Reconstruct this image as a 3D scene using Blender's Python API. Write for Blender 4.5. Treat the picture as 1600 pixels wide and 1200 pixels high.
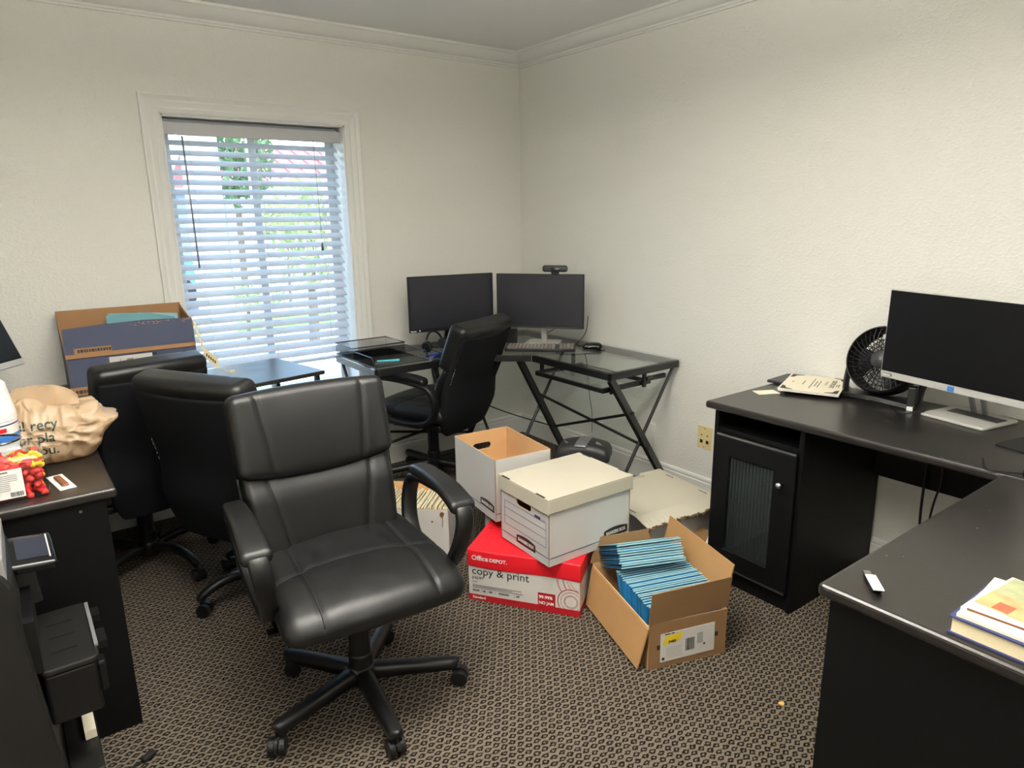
import bpy, bmesh, math, random
from math import sin, cos, pi, radians, sqrt, exp, atan2
from mathutils import Vector, Matrix, Euler
from mathutils.bvhtree import BVHTree

for _o in list(bpy.data.objects):
    bpy.data.objects.remove(_o, do_unlink=True)
S = bpy.context.scene
COL = S.collection
rng = random.Random(7)

# ------------------------------------------------------------------ camera
CAM = Vector((-2.7715, -3.6282, 1.4617))
_r = Vector((0.8017565, -0.5974823, -0.0141921))
_u = Vector((0.1539974, 0.1835868, 0.9708659))
_f = Vector((0.5774697, 0.7805836, -0.2392027))
cam_data = bpy.data.cameras.new('camera')
cam_data.sensor_width = 36.0
cam_data.lens = 1070.46 / 1600 * 36.0
cam_data.clip_start = 0.02
cam_data.clip_end = 500
cam = bpy.data.objects.new('camera', cam_data)
COL.objects.link(cam)
cam.matrix_world = Matrix(((_r.x, _u.x, -_f.x, CAM.x), (_r.y, _u.y, -_f.y, CAM.y), (_r.z, _u.z, -_f.z, CAM.z), (0, 0, 0, 1)))
S.camera = cam

# ------------------------------------------------------------------ view, world, sun, added fill lamps
S.view_settings.view_transform = 'Standard'
S.view_settings.look = 'None'
S.view_settings.exposure = 0.17
S.view_settings.gamma = 1.0
S.view_settings.use_curve_mapping = False

world = bpy.data.worlds.new('sky')
S.world = world
world.use_nodes = True
_nt = world.node_tree
_nt.nodes.clear()
_sky = _nt.nodes.new('ShaderNodeTexSky')
_sky.sky_type = 'NISHITA'
_sky.sun_disc = False
_sky.sun_elevation = radians(50)
_sky.sun_rotation = radians(200)
_sky.air_density = 1.2
_sky.dust_density = 1.5
_bg = _nt.nodes.new('ShaderNodeBackground')
_bg.inputs['Strength'].default_value = 1.25
_out = _nt.nodes.new('ShaderNodeOutputWorld')
_nt.links.new(_sky.outputs[0], _bg.inputs[0])
_nt.links.new(_bg.outputs[0], _out.inputs[0])

sun_d = bpy.data.lights.new('sun', 'SUN')
sun_d.energy = 5.5
sun_d.angle = radians(0.6)
sun_d.color = (1.0, 0.95, 0.88)
sun = bpy.data.objects.new('sun', sun_d)
COL.objects.link(sun)
sun.rotation_euler = Euler((radians(42), 0, radians(65)), 'XYZ')

CEIL = 2.415
# two unseen up-and-down lamps added to brighten the room: x, y, watts down, watts up (their diffusers emit)
FILL_LAMPS = [(-2.15, -2.45, 35.0, 80.0), (-2.30, -4.30, 5.0, 24.0)]
LAMP_Z, LAMP_RGB = 2.08, (255, 250, 240)


# ------------------------------------------------------------------ materials
def lin(c):
    return tuple((x / 255 / 12.92) if x / 255 <= 0.04045 else ((x / 255 + 0.055) / 1.055) ** 2.4 for x in c) + (1.0,)


def _n(nt, t, **kw):
    n = nt.nodes.new(t)
    for k, v in kw.items():
        if k in n.inputs:
            n.inputs[k].default_value = v
        else:
            setattr(n, k, v)
    return n


def mat(name, rgb, rough=0.5, metal=0.0, spec=0.5, bump=0.0, bscale=300.0, var=0.0, vscale=8.0, coat=0.0, trans=0.0, detail=3.0):
    """Principled surface with procedural colour variation and grain."""
    m = bpy.data.materials.new(name)
    m.use_nodes = True
    nt = m.node_tree
    b = nt.nodes['Principled BSDF']
    b.inputs['Base Color'].default_value = lin(rgb)
    b.inputs['Roughness'].default_value = rough
    b.inputs['Metallic'].default_value = metal
    b.inputs['Specular IOR Level'].default_value = spec
    if coat:
        b.inputs['Coat Weight'].default_value = coat
        b.inputs['Coat Roughness'].default_value = 0.15
    tc = _n(nt, 'ShaderNodeTexCoord')
    if var:
        no = _n(nt, 'ShaderNodeTexNoise', Scale=vscale, Detail=4.0)
        nt.links.new(tc.outputs['Object'], no.inputs['Vector'])
        mx = _n(nt, 'ShaderNodeMix', data_type='RGBA')
        c = lin(rgb)
        mx.inputs[6].default_value = tuple(min(1, x * (1 - var)) for x in c[:3]) + (1,)
        mx.inputs[7].default_value = tuple(min(1, x * (1 + var)) for x in c[:3]) + (1,)
        nt.links.new(no.outputs['Fac'], mx.inputs[0])
        nt.links.new(mx.outputs[2], b.inputs['Base Color'])
    if bump:
        no = _n(nt, 'ShaderNodeTexNoise', Scale=bscale, Detail=detail)
        nt.links.new(tc.outputs['Object'], no.inputs['Vector'])
        bp = _n(nt, 'ShaderNodeBump', Strength=bump, Distance=0.002)
        nt.links.new(no.outputs['Fac'], bp.inputs['Height'])
        nt.links.new(bp.outputs['Normal'], b.inputs['Normal'])
    if trans:
        tr = _n(nt, 'ShaderNodeBsdfTranslucent')
        tr.inputs['Color'].default_value = lin(rgb)
        ms = _n(nt, 'ShaderNodeMixShader')
        ms.inputs[0].default_value = trans
        o = nt.nodes['Material Output']
        nt.links.new(b.outputs[0], ms.inputs[1])
        nt.links.new(tr.outputs[0], ms.inputs[2])
        nt.links.new(ms.outputs[0], o.inputs['Surface'])
    return m


def thin_glass(name, tint, refl=1.0, rough=0.02, ior=1.5):
    """A pane: clear transmission without refraction plus Fresnel reflection."""
    m = bpy.data.materials.new(name)
    m.use_nodes = True
    nt = m.node_tree
    nt.nodes.clear()
    fn = _n(nt, 'ShaderNodeFresnel', IOR=ior)
    ge = _n(nt, 'ShaderNodeNewGeometry')
    fr = _n(nt, 'ShaderNodeMath', operation='MULTIPLY')
    iv = _n(nt, 'ShaderNodeMath', operation='SUBTRACT')
    iv.inputs[0].default_value = 1.0
    nt.links.new(ge.outputs['Backfacing'], iv.inputs[1])
    nt.links.new(fn.outputs[0], fr.inputs[0])
    nt.links.new(iv.outputs[0], fr.inputs[1])
    t = _n(nt, 'ShaderNodeBsdfTransparent')
    t.inputs['Color'].default_value = tint + (1,)
    g = _n(nt, 'ShaderNodeBsdfGlossy', Roughness=rough)
    g.inputs['Color'].default_value = (refl, refl, refl, 1)
    mx = _n(nt, 'ShaderNodeMixShader')
    o = _n(nt, 'ShaderNodeOutputMaterial')
    nt.links.new(fr.outputs[0], mx.inputs[0])
    nt.links.new(t.outputs[0], mx.inputs[1])
    nt.links.new(g.outputs[0], mx.inputs[2])
    nt.links.new(mx.outputs[0], o.inputs['Surface'])
    return m


def wall_paint(name, rgb):
    """Orange-peel / knock-down textured paint."""
    m = bpy.data.materials.new(name)
    m.use_nodes = True
    nt = m.node_tree
    b = nt.nodes['Principled BSDF']
    b.inputs['Base Color'].default_value = lin(rgb)
    b.inputs['Roughness'].default_value = 0.55
    b.inputs['Specular IOR Level'].default_value = 0.35
    tc = _n(nt, 'ShaderNodeTexCoord')
    mp = _n(nt, 'ShaderNodeMapping')
    mp.inputs['Scale'].default_value = (1, 1, 1.5)
    nt.links.new(tc.outputs['Object'], mp.inputs['Vector'])
    n1 = _n(nt, 'ShaderNodeTexNoise', Scale=70.0, Detail=3.0)
    n2 = _n(nt, 'ShaderNodeTexNoise', Scale=22.0, Detail=2.0)
    nt.links.new(mp.outputs[0], n1.inputs['Vector'])
    nt.links.new(mp.outputs[0], n2.inputs['Vector'])
    rp = _n(nt, 'ShaderNodeMapRange')
    rp.inputs['From Min'].default_value = 0.48
    rp.inputs['From Max'].default_value = 0.62
    nt.links.new(n1.outputs['Fac'], rp.inputs['Value'])
    ad = _n(nt, 'ShaderNodeMath', operation='MULTIPLY_ADD')
    nt.links.new(n2.outputs['Fac'], ad.inputs[0])
    ad.inputs[1].default_value = 0.8
    nt.links.new(rp.outputs[0], ad.inputs[2])
    bp = _n(nt, 'ShaderNodeBump', Strength=0.38, Distance=0.0022)
    nt.links.new(ad.outputs[0], bp.inputs['Height'])
    nt.links.new(bp.outputs['Normal'], b.inputs['Normal'])
    return m


def carpet_mat():
    """Tan loop carpet with a staggered grid of dark brown rings."""
    m = bpy.data.materials.new('patterned_carpet')
    m.use_nodes = True
    nt = m.node_tree
    L = nt.links
    b = nt.nodes['Principled BSDF']
    b.inputs['Roughness'].default_value = 0.95
    b.inputs['Specular IOR Level'].default_value = 0.1
    tc = _n(nt, 'ShaderNodeTexCoord')
    dn = _n(nt, 'ShaderNodeTexNoise', Scale=75.0, Detail=2.0)
    L.new(tc.outputs['Object'], dn.inputs['Vector'])
    sub = _n(nt, 'ShaderNodeVectorMath', operation='SUBTRACT')
    L.new(dn.outputs['Color'], sub.inputs[0])
    sub.inputs[1].default_value = (0.5, 0.5, 0.5)
    sc = _n(nt, 'ShaderNodeVectorMath', operation='SCALE')
    L.new(sub.outputs[0], sc.inputs[0])
    sc.inputs['Scale'].default_value = 0.010
    ad = _n(nt, 'ShaderNodeVectorMath', operation='ADD')
    L.new(tc.outputs['Object'], ad.inputs[0])
    L.new(sc.outputs[0], ad.inputs[1])
    sp = _n(nt, 'ShaderNodeSeparateXYZ')
    L.new(ad.outputs[0], sp.inputs[0])

    def M(op, a, bb=None, c=None):
        n = _n(nt, 'ShaderNodeMath', operation=op)
        for i, v in enumerate((a, bb, c)):
            if v is None:
                continue
            if isinstance(v, (int, float)):
                n.inputs[i].default_value = v
            else:
                L.new(v, n.inputs[i])
        return n.outputs[0]
    PX, PY = 0.0290, 0.0190
    v = M('DIVIDE', sp.outputs['Y'], PY)
    row = M('FLOOR', v)
    odd = M('MULTIPLY', M('FLOORED_MODULO', row, 2.0), 0.5)
    uu = M('ADD', M('DIVIDE', sp.outputs['X'], PX), odd)
    fu = M('SUBTRACT', M('FRACT', uu), 0.5)
    fv = M('SUBTRACT', M('FRACT', v), 0.5)
    au, av = M('ABSOLUTE', fu), M('ABSOLUTE', fv)
    rs = M('SQRT', M('ADD', M('POWER', M('MULTIPLY', fu, 1.15), 2.0), M('POWER', M('MULTIPLY', fv, 0.95), 2.0)))
    rd = M('ADD', M('MULTIPLY', au, 0.72), M('MULTIPLY', av, 0.78))
    r = M('ADD', M('MULTIPLY', rs, 0.2), M('MULTIPLY', rd, 0.8))
    fine = _n(nt, 'ShaderNodeTexNoise', Scale=330.0, Detail=3.0)
    L.new(tc.outputs['Object'], fine.inputs['Vector'])
    r2 = M('ADD', r, M('MULTIPLY', M('SUBTRACT', fine.outputs['Fac'], 0.5), 0.50))
    ring = M('ABSOLUTE', M('SUBTRACT', r2, 0.262))
    mr = _n(nt, 'ShaderNodeMapRange')
    mr.inputs['From Min'].default_value = 0.145
    mr.inputs['From Max'].default_value = 0.095
    L.new(ring, mr.inputs['Value'])
    mx = _n(nt, 'ShaderNodeMix', data_type='RGBA')
    mx.inputs[6].default_value = lin((134, 123, 109))
    mx.inputs[7].default_value = lin((34, 26, 20))
    L.new(mr.outputs[0], mx.inputs[0])
    pile = _n(nt, 'ShaderNodeTexNoise', Scale=900.0, Detail=2.0)
    L.new(tc.outputs['Object'], pile.inputs['Vector'])
    pr = _n(nt, 'ShaderNodeMapRange')
    pr.inputs['From Min'].default_value = 0.3
    pr.inputs['From Max'].default_value = 0.7
    pr.inputs['To Min'].default_value = 0.6
    pr.inputs['To Max'].default_value = 1.25
    L.new(pile.outputs['Fac'], pr.inputs['Value'])
    mu = _n(nt, 'ShaderNodeVectorMath', operation='SCALE')
    L.new(mx.outputs[2], mu.inputs[0])
    L.new(pr.outputs[0], mu.inputs['Scale'])
    L.new(mu.outputs[0], b.inputs['Base Color'])
    bp = _n(nt, 'ShaderNodeBump', Strength=0.8, Distance=0.004)
    hh = M('SUBTRACT', pile.outputs['Fac'], M('MULTIPLY', mr.outputs[0], 0.5))
    L.new(hh, bp.inputs['Height'])
    L.new(bp.outputs['Normal'], b.inputs['Normal'])
    return m


def emit(name, rgb, strength):
    m = bpy.data.materials.new(name)
    m.use_nodes = True
    b = m.node_tree.nodes['Principled BSDF']
    b.inputs['Base Color'].default_value = lin(rgb)
    b.inputs['Emission Color'].default_value = lin(rgb)
    b.inputs['Emission Strength'].default_value = strength
    return m


MT = {}
MT['wall'] = wall_paint('wall_paint', (232, 231, 224))
MT['ceiling'] = mat('ceiling_paint', (242, 242, 240), 0.8, bump=0.15, bscale=120)
MT['trim'] = mat('trim_paint', (232, 232, 227), 0.5, spec=0.3)
MT['jamb'] = mat('jamb_paint', (236, 236, 234), 0.4)
MT['carpet'] = carpet_mat()
MT['leather'] = mat('black_leather', (12, 12, 13), 0.42, spec=0.5, bump=0.14, bscale=520, detail=4.0)
MT['fabric'] = mat('black_back_fabric', (13, 14, 18), 0.85, spec=0.2, bump=0.3, bscale=900)
MT['plastic'] = mat('black_plastic', (14, 14, 15), 0.42, spec=0.5, bump=0.12, bscale=500)
MT['plastic_gloss'] = mat('gloss_black_plastic', (16, 16, 18), 0.18)
MT['rubber'] = mat('black_rubber', (14, 14, 15), 0.7)
MT['chrome'] = mat('chrome', (205, 205, 205), 0.18, metal=1.0)
MT['steel'] = mat('brushed_steel', (165, 166, 168), 0.35, metal=1.0)
MT['black_wood'] = mat('black_laminate', (33, 30, 28), 0.30, spec=0.6, bump=0.12, bscale=140, var=0.12, vscale=25)
MT['black_panel'] = mat('black_laminate_panel', (9, 9, 10), 0.5, spec=0.22, bump=0.1, bscale=140)
MT['black_metal'] = mat('black_powder_coat', (20, 20, 21), 0.38, spec=0.5, bump=0.08, bscale=700)
MT['screen'] = mat('dark_screen', (9, 9, 11), 0.4, spec=0.3)
MT['screen_ag'] = mat('matte_dark_screen', (30, 30, 38), 0.38, spec=0.6)
MT['white_box'] = mat('white_board', (196, 194, 190), 0.75, spec=0.2, bump=0.1, bscale=60, var=0.04, vscale=6)
MT['white_lid'] = mat('cream_white_board', (192, 186, 168), 0.72, spec=0.25, bump=0.1, bscale=60, var=0.03, vscale=6)
MT['kraft'] = mat('kraft_board', (176, 136, 92), 0.8, spec=0.15, bump=0.2, bscale=160, var=0.08, vscale=9)
MT['kraft_in'] = mat('kraft_board_inside', (206, 165, 118), 0.8, spec=0.15, bump=0.15, bscale=160, var=0.06, vscale=9)
MT['kraft_dark'] = mat('kraft_board_brown', (142, 110, 76), 0.8, spec=0.15, bump=0.2, bscale=160, var=0.08, vscale=9)
MT['tan_board'] = mat('tan_board', (154, 118, 84), 0.8, spec=0.15, bump=0.2, bscale=160, var=0.08, vscale=9)
MT['blue_board'] = mat('slate_blue_board', (76, 81, 102), 0.75, spec=0.2, bump=0.2, bscale=160, var=0.06, vscale=12)
MT['red'] = mat('red_print', (216, 26, 40), 0.45, spec=0.4, bump=0.06, bscale=40)
MT['dark_red'] = mat('dark_red_print', (170, 20, 34), 0.5)
MT['paper_white'] = mat('white_paper', (232, 230, 224), 0.7, spec=0.2)
MT['paper_grey'] = mat('grey_white_print', (206, 203, 198), 0.6)
MT['cream'] = mat('cream_paper', (236, 222, 184), 0.8, spec=0.15, var=0.06, vscale=30)
MT['cream2'] = mat('pale_paper', (244, 236, 212), 0.8, spec=0.15, var=0.05, vscale=30)
MT['ink'] = mat('black_ink', (28, 25, 26), 0.6)
MT['ink_grey'] = mat('grey_ink', (120, 118, 116), 0.7)
MT['ink_blue'] = mat('blue_ink', (52, 58, 104), 0.6)
MT['label_brown'] = mat('dark_brown_print', (44, 34, 32), 0.6)
MT['white_ink'] = mat('white_ink', (236, 234, 230), 0.6)
MT['yellow'] = mat('yellow_marker', (232, 206, 40), 0.6)
MT['file_blue'] = mat('bright_blue_folder', (36, 124, 184), 0.6, spec=0.3, var=0.1, vscale=40)
MT['file_teal'] = mat('pale_teal_folder', (142, 186, 198), 0.65, spec=0.3, var=0.08, vscale=40)
MT['file_dark'] = mat('deep_teal_folder', (46, 96, 122), 0.65, spec=0.3, var=0.1, vscale=40)
MT['bag'] = mat('tan_plastic_film', (204, 178, 146), 0.34, spec=0.5, bump=0.7, bscale=48, trans=0.35, detail=5.0)
MT['white_plastic'] = mat('white_plastic', (230, 230, 228), 0.35)
MT['silver_plastic'] = mat('silver_plastic', (196, 195, 190), 0.35, metal=0.15)
MT['silver_grey'] = mat('silver_grey_plastic', (150, 152, 156), 0.32, metal=0.5)
MT['grey_plastic'] = mat('dark_grey_plastic', (52, 52, 54), 0.45, bump=0.1, bscale=500)
MT['printer'] = mat('charcoal_printer_plastic', (27, 26, 25), 0.42, bump=0.12, bscale=600)
MT['printer_dark'] = mat('black_printer_plastic', (15, 15, 16), 0.35)
MT['printer_silver'] = mat('grey_printer_edge', (150, 150, 150), 0.35, metal=0.3)
MT['ivory'] = mat('ivory_plastic', (226, 208, 154), 0.4)
MT['cable'] = mat('black_cable', (18, 18, 19), 0.5)
MT['teal'] = mat('teal_plastic', (70, 176, 190), 0.4)
MT['blue_plastic'] = mat('blue_plastic', (46, 74, 178), 0.3)
MT['sky_label'] = mat('blue_label_print', (62, 120, 196), 0.4)
MT['toy_red'] = mat('red_rubber', (222, 46, 40), 0.5)
MT['toy_yellow'] = mat('yellow_rubber', (236, 200, 30), 0.5)
MT['brown'] = mat('brown_print', (120, 74, 44), 0.5)
MT['blind'] = mat('white_vinyl_slat', (226, 230, 238), 0.4, trans=0.35)
MT['grey_valance'] = mat('grey_valance', (190, 190, 192), 0.45)
MT['grey_head'] = mat('grey_headrail', (150, 154, 160), 0.4)
MT['glass_window'] = thin_glass('window_glass', (0.93, 0.96, 0.97))
MT['glass_desk'] = thin_glass('tinted_desk_glass', (0.92, 0.95, 0.94), 1.0, 0.03)
MT['glass_reeded'] = thin_glass('reeded_cabinet_glass', (0.55, 0.62, 0.62), 1.0, 0.12)
MT['clear'] = thin_glass('clear_plastic', (0.88, 0.9, 0.92), 1.0, 0.05)
MT['mesh'] = thin_glass('black_wire_mesh', (0.86, 0.86, 0.87), 0.05, 0.6)
MT['screen_lit'] = mat('dark_touch_screen', (34, 40, 54), 0.3)


# ------------------------------------------------------------------ mesh helpers
def frame(o, ux, uy=None, uz=None):
    """4x4 from an origin and axes (missing ones by cross product)."""
    ux = Vector(ux).normalized()
    if uy is not None:
        uy = Vector(uy)
        uy = (uy - ux * uy.dot(ux)).normalized()
        uz = ux.cross(uy)
    else:
        uz = Vector(uz)
        uz = (uz - ux * uz.dot(ux)).normalized()
        uy = uz.cross(ux)
    o = Vector(o)
    return Matrix(((ux.x, uy.x, uz.x, o.x), (ux.y, uy.y, uz.y, o.y), (ux.z, uy.z, uz.z, o.z), (0, 0, 0, 1)))


def rotz(a, o=(0, 0, 0)):
    return Matrix.Translation(o) @ Matrix.Rotation(a, 4, 'Z')


class B:
    """Collects shapes into one bmesh; build() links them as one object."""

    def __init__(self):
        self.bm = bmesh.new()
        self.mi = 0
        self.sm = False

    def face(self, vs):
        try:
            f = self.bm.faces.new(vs)
            f.material_index = self.mi
            f.smooth = self.sm
            return f
        except ValueError:
            return None

    def v(self, p):
        return self.bm.verts.new(p)

    def box(self, x0, x1, y0, y1, z0, z1, M=None):
        P = [Vector((x, y, z)) for z in (z0, z1) for y in (y0, y1) for x in (x0, x1)]
        if M is not None:
            P = [M @ p for p in P]
        V = [self.v(p) for p in P]
        for q in ((0, 2, 3, 1), (4, 5, 7, 6), (0, 1, 5, 4), (2, 6, 7, 3), (0, 4, 6, 2), (1, 3, 7, 5)):
            self.face([V[i] for i in q])
        return V

    def bar(self, p0, p1, w, h, up=(0, 0, 1)):
        """Rectangular bar from p0 to p1."""
        p0, p1 = Vector(p0), Vector(p1)
        d = p1 - p0
        M = frame(p0, d, None, up)
        self.box(0, d.length, -w / 2, w / 2, -h / 2, h / 2, M)

    def quad(self, a, b, c, d):
        return self.face([self.v(a), self.v(b), self.v(c), self.v(d)])

    def poly(self, pts):
        return self.face([self.v(p) for p in pts])

    def cyl(self, p0, p1, r0, r1=None, n=20, caps=True):
        r1 = r0 if r1 is None else r1
        p0, p1 = Vector(p0), Vector(p1)
        d = (p1 - p0).normalized()
        a = Vector((1, 0, 0)) if abs(d.x) < 0.8 else Vector((0, 1, 0))
        e1 = d.cross(a).normalized()
        e2 = d.cross(e1)
        R0 = [self.v(p0 + (e1 * cos(t) + e2 * sin(t)) * r0) for t in [2 * pi * i / n for i in range(n)]]
        R1 = [self.v(p1 + (e1 * cos(t) + e2 * sin(t)) * r1) for t in [2 * pi * i / n for i in range(n)]]
        for i in range(n):
            j = (i + 1) % n
            self.face([R0[i], R0[j], R1[j], R1[i]])
        if caps:
            self.face(R0[::-1])
            self.face(R1)

    def tube(self, pts, r, n=8, closed=False, sub=0):
        pts = [Vector(p) for p in pts]
        if sub:
            pts = smooth_path(pts, sub, closed)
        k = len(pts)
        rings = []
        e1 = None
        for i, p in enumerate(pts):
            if closed:
                t = pts[(i + 1) % k] - pts[i - 1]
            else:
                t = pts[min(i + 1, k - 1)] - pts[max(i - 1, 0)]
            t.normalize()
            if e1 is None:
                a = Vector((0, 0, 1)) if abs(t.z) < 0.9 else Vector((1, 0, 0))
                e1 = t.cross(a).normalized()
            e1 = (e1 - t * e1.dot(t)).normalized()
            e2 = t.cross(e1)
            rr = r(i / (k - 1)) if callable(r) else r
            rings.append([self.v(p + (e1 * cos(2 * pi * j / n) + e2 * sin(2 * pi * j / n)) * rr) for j in range(n)])
        m = k if closed else k - 1
        for i in range(m):
            A, C = rings[i], rings[(i + 1) % k]
            for j in range(n):
                self.face([A[j], A[(j + 1) % n], C[(j + 1) % n], C[j]])
        if not closed:
            self.face(rings[0][::-1])
            self.face(rings[-1])

    def sweep(self, pts, sec, side, closed=False):
        """Sweep a closed section [(a,b)] along pts; a is along 'side', b along side x tangent."""
        pts = [Vector(p) for p in pts]
        side = Vector(side).normalized()
        k = len(pts)
        rings = []
        for i, p in enumerate(pts):
            t = (pts[(i + 1) % k] - pts[i - 1]) if closed else (pts[min(i + 1, k - 1)] - pts[max(i - 1, 0)])
            t.normalize()
            nn = side.cross(t).normalized()
            rings.append([self.v(p + side * a + nn * b) for a, b in sec])
        n = len(sec)
        for i in range(k if closed else k - 1):
            A, C = rings[i], rings[(i + 1) % k]
            for j in range(n):
                self.face([A[j], A[(j + 1) % n], C[(j + 1) % n], C[j]])
        if not closed:
            self.face(rings[0][::-1])
            self.face(rings[-1])

    def lathe(self, prof, M=None, n=28, a0=0.0, a1=2 * pi):
        """prof = [(r, z)], revolved about local z."""
        full = abs(a1 - a0 - 2 * pi) < 1e-6
        k = n if full else n + 1
        rings = []
        for r, z in prof:
            ring = []
            for i in range(k):
                t = a0 + (a1 - a0) * i / n
                p = Vector((r * cos(t), r * sin(t), z))
                ring.append(self.v(M @ p if M is not None else p))
            rings.append(ring)
        for A, C in zip(rings, rings[1:]):
            for i in range(n):
                j = (i + 1) % k
                self.face([A[i], A[j], C[j], C[i]])

    def prism(self, poly, z0, z1, M=None):
        """Extrude a 2-D polygon between z0 and z1 (local to M)."""
        f = (lambda p: M @ Vector(p)) if M is not None else Vector
        A = [self.v(f((x, y, z0))) for x, y in poly]
        C = [self.v(f((x, y, z1))) for x, y in poly]
        n = len(poly)
        self.face(A[::-1])
        self.face(C)
        for i in range(n):
            j = (i + 1) % n
            self.face([A[i], A[j], C[j], C[i]])

    def rbox(self, a, b, c, r, n=(8, 8, 4), m=3, M=None, deform=None):
        """Rounded box of half sizes a,b,c; deform(p)->p before M."""
        self.bm.verts.ensure_lookup_table()

        def co(h, k, rr):
            out = [-h + rr * (1 - cos(pi / 2 * i / m)) if False else -h + rr * i / m for i in range(m)]
            inner = [(-h + rr) + (2 * h - 2 * rr) * i / k for i in range(k + 1)]
            return out + inner + [-x for x in out[::-1]]
        rr = min(r, a * 0.999, b * 0.999, c * 0.999)
        X, Y, Z = co(a, n[0], rr), co(b, n[1], rr), co(c, n[2], rr)
        nx, ny, nz = len(X) - 1, len(Y) - 1, len(Z) - 1
        D = {}

        def V(i, j, k):
            key = (i, j, k)
            if key not in D:
                p = Vector((X[i], Y[j], Z[k]))
                q = Vector((max(-a + rr, min(a - rr, p.x)), max(-b + rr, min(b - rr, p.y)), max(-c + rr, min(c - rr, p.z))))
                d = p - q
                if d.length > 1e-9:
                    p = q + d.normalized() * rr
                if deform:
                    p = Vector(deform(p))
                D[key] = self.v(M @ p if M is not None else p)
            return D[key]
        for i in range(nx):
            for j in range(ny):
                self.face([V(i, j, 0), V(i, j + 1, 0), V(i + 1, j + 1, 0), V(i + 1, j, 0)])
                self.face([V(i, j, nz), V(i + 1, j, nz), V(i + 1, j + 1, nz), V(i, j + 1, nz)])
        for i in range(nx):
            for k in range(nz):
                self.face([V(i, 0, k), V(i + 1, 0, k), V(i + 1, 0, k + 1), V(i, 0, k + 1)])
                self.face([V(i, ny, k), V(i, ny, k + 1), V(i + 1, ny, k + 1), V(i + 1, ny, k)])
        for j in range(ny):
            for k in range(nz):
                self.face([V(0, j, k), V(0, j, k + 1), V(0, j + 1, k + 1), V(0, j + 1, k)])
                self.face([V(nx, j, k), V(nx, j + 1, k), V(nx, j + 1, k + 1), V(nx, j, k + 1)])

    def plate(self, outer, holes, t, M):
        """Flat plate (local xy, thickness t along +z of M) with holes; front face z=t uses mi, back face z=0 uses mi+1."""
        base = self.mi
        loops = [outer] + list(holes)
        tops, bots = [], []
        for lp in loops:
            tops.append([self.v(M @ Vector((x, y, t))) for x, y in lp])
            bots.append([self.v(M @ Vector((x, y, 0))) for x, y in lp])
        for grp, idx in ((tops, base), (bots, base + 1)):
            if not holes:
                self.mi = idx
                self.face(grp[0] if idx == base else grp[0][::-1])
                continue
            es = []
            for lp in grp:
                for i in range(len(lp)):
                    es.append(self.bm.edges.new((lp[i], lp[(i + 1) % len(lp)])))
            res = bmesh.ops.triangle_fill(self.bm, use_beauty=True, use_dissolve=False, edges=es)
            nrm = (M.to_3x3() @ Vector((0, 0, 1 if idx == base else -1)))
            for f in [g for g in res['geom'] if isinstance(g, bmesh.types.BMFace)]:
                f.material_index = idx
                f.normal_update()
                if f.normal.dot(nrm) < 0:
                    f.normal_flip()
        self.mi = base + 1
        for T, Bt in zip(tops, bots):
            n = len(T)
            for i in range(n):
                j = (i + 1) % n
                self.face([Bt[i], Bt[j], T[j], T[i]])
        self.mi = base

    def bvh(self):
        self.bm.normal_update()
        return BVHTree.FromBMesh(self.bm)

    def build(self, name, mats, parent=None, M=None, bevel=0.0, seg=2, smooth=False, recalc=True):
        me = bpy.data.meshes.new(name)
        if recalc:
            bmesh.ops.recalc_face_normals(self.bm, faces=self.bm.faces[:])
        if smooth:
            for f in self.bm.faces:
                f.smooth = True
        self.bm.to_mesh(me)
        self.bm.free()
        if not isinstance(mats, (list, tuple)):
            mats = [mats]
        for m in mats:
            me.materials.append(MT[m] if isinstance(m, str) else m)
        o = bpy.data.objects.new(name, me)
        COL.objects.link(o)
        if parent is not None:
            o.parent = parent
        if M is not None:
            o.matrix_local = M
        if bevel:
            md = o.modifiers.new('bevel', 'BEVEL')
            md.width = bevel
            md.segments = seg
            md.limit_method = 'ANGLE'
            md.angle_limit = radians(40)
            md.harden_normals = False
        return o


def smooth_path(pts, sub=6, closed=False):
    """Catmull-Rom through pts."""
    pts = [Vector(p) for p in pts]
    k = len(pts)
    out = []
    m = k if closed else k - 1
    for i in range(m):
        if closed:
            p0, p1, p2, p3 = pts[i - 1], pts[i], pts[(i + 1) % k], pts[(i + 2) % k]
        else:
            p0, p1, p2, p3 = pts[max(i - 1, 0)], pts[i], pts[i + 1], pts[min(i + 2, k - 1)]
        for s in range(sub):
            t = s / sub
            out.append(0.5 * ((2 * p1) + (p2 - p0) * t + (2 * p0 - 5 * p1 + 4 * p2 - p3) * t * t + (3 * p1 - p0 - 3 * p2 + p3) * t ** 3))
    if not closed:
        out.append(pts[-1])
    return out


def rrect(x0, x1, y0, y1, r, n=5):
    """Rounded rectangle polygon (counter-clockwise)."""
    out = []
    for cx, cy, a in ((x1 - r, y1 - r, 0), (x0 + r, y1 - r, pi / 2), (x0 + r, y0 + r, pi), (x1 - r, y0 + r, 1.5 * pi)):
        for i in range(n + 1):
            t = a + pi / 2 * i / n
            out.append((cx + r * cos(t), cy + r * sin(t)))
    return out


def tag(o, label=None, cat=None, group=None, kind=None):
    if label:
        o['label'] = label
    if cat:
        o['category'] = cat
    if group:
        o['group'] = group
    if kind:
        o['kind'] = kind
    return o


def thing(name, label, cat, loc=(0, 0, 0), rz=0.0, group=None):
    o = bpy.data.objects.new(name, None)
    o.empty_display_size = 0.05
    COL.objects.link(o)
    o.location = loc
    o.rotation_euler = (0, 0, rz)
    return tag(o, label, cat, group)


def struct(o):
    o['kind'] = 'structure'
    return o


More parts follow.
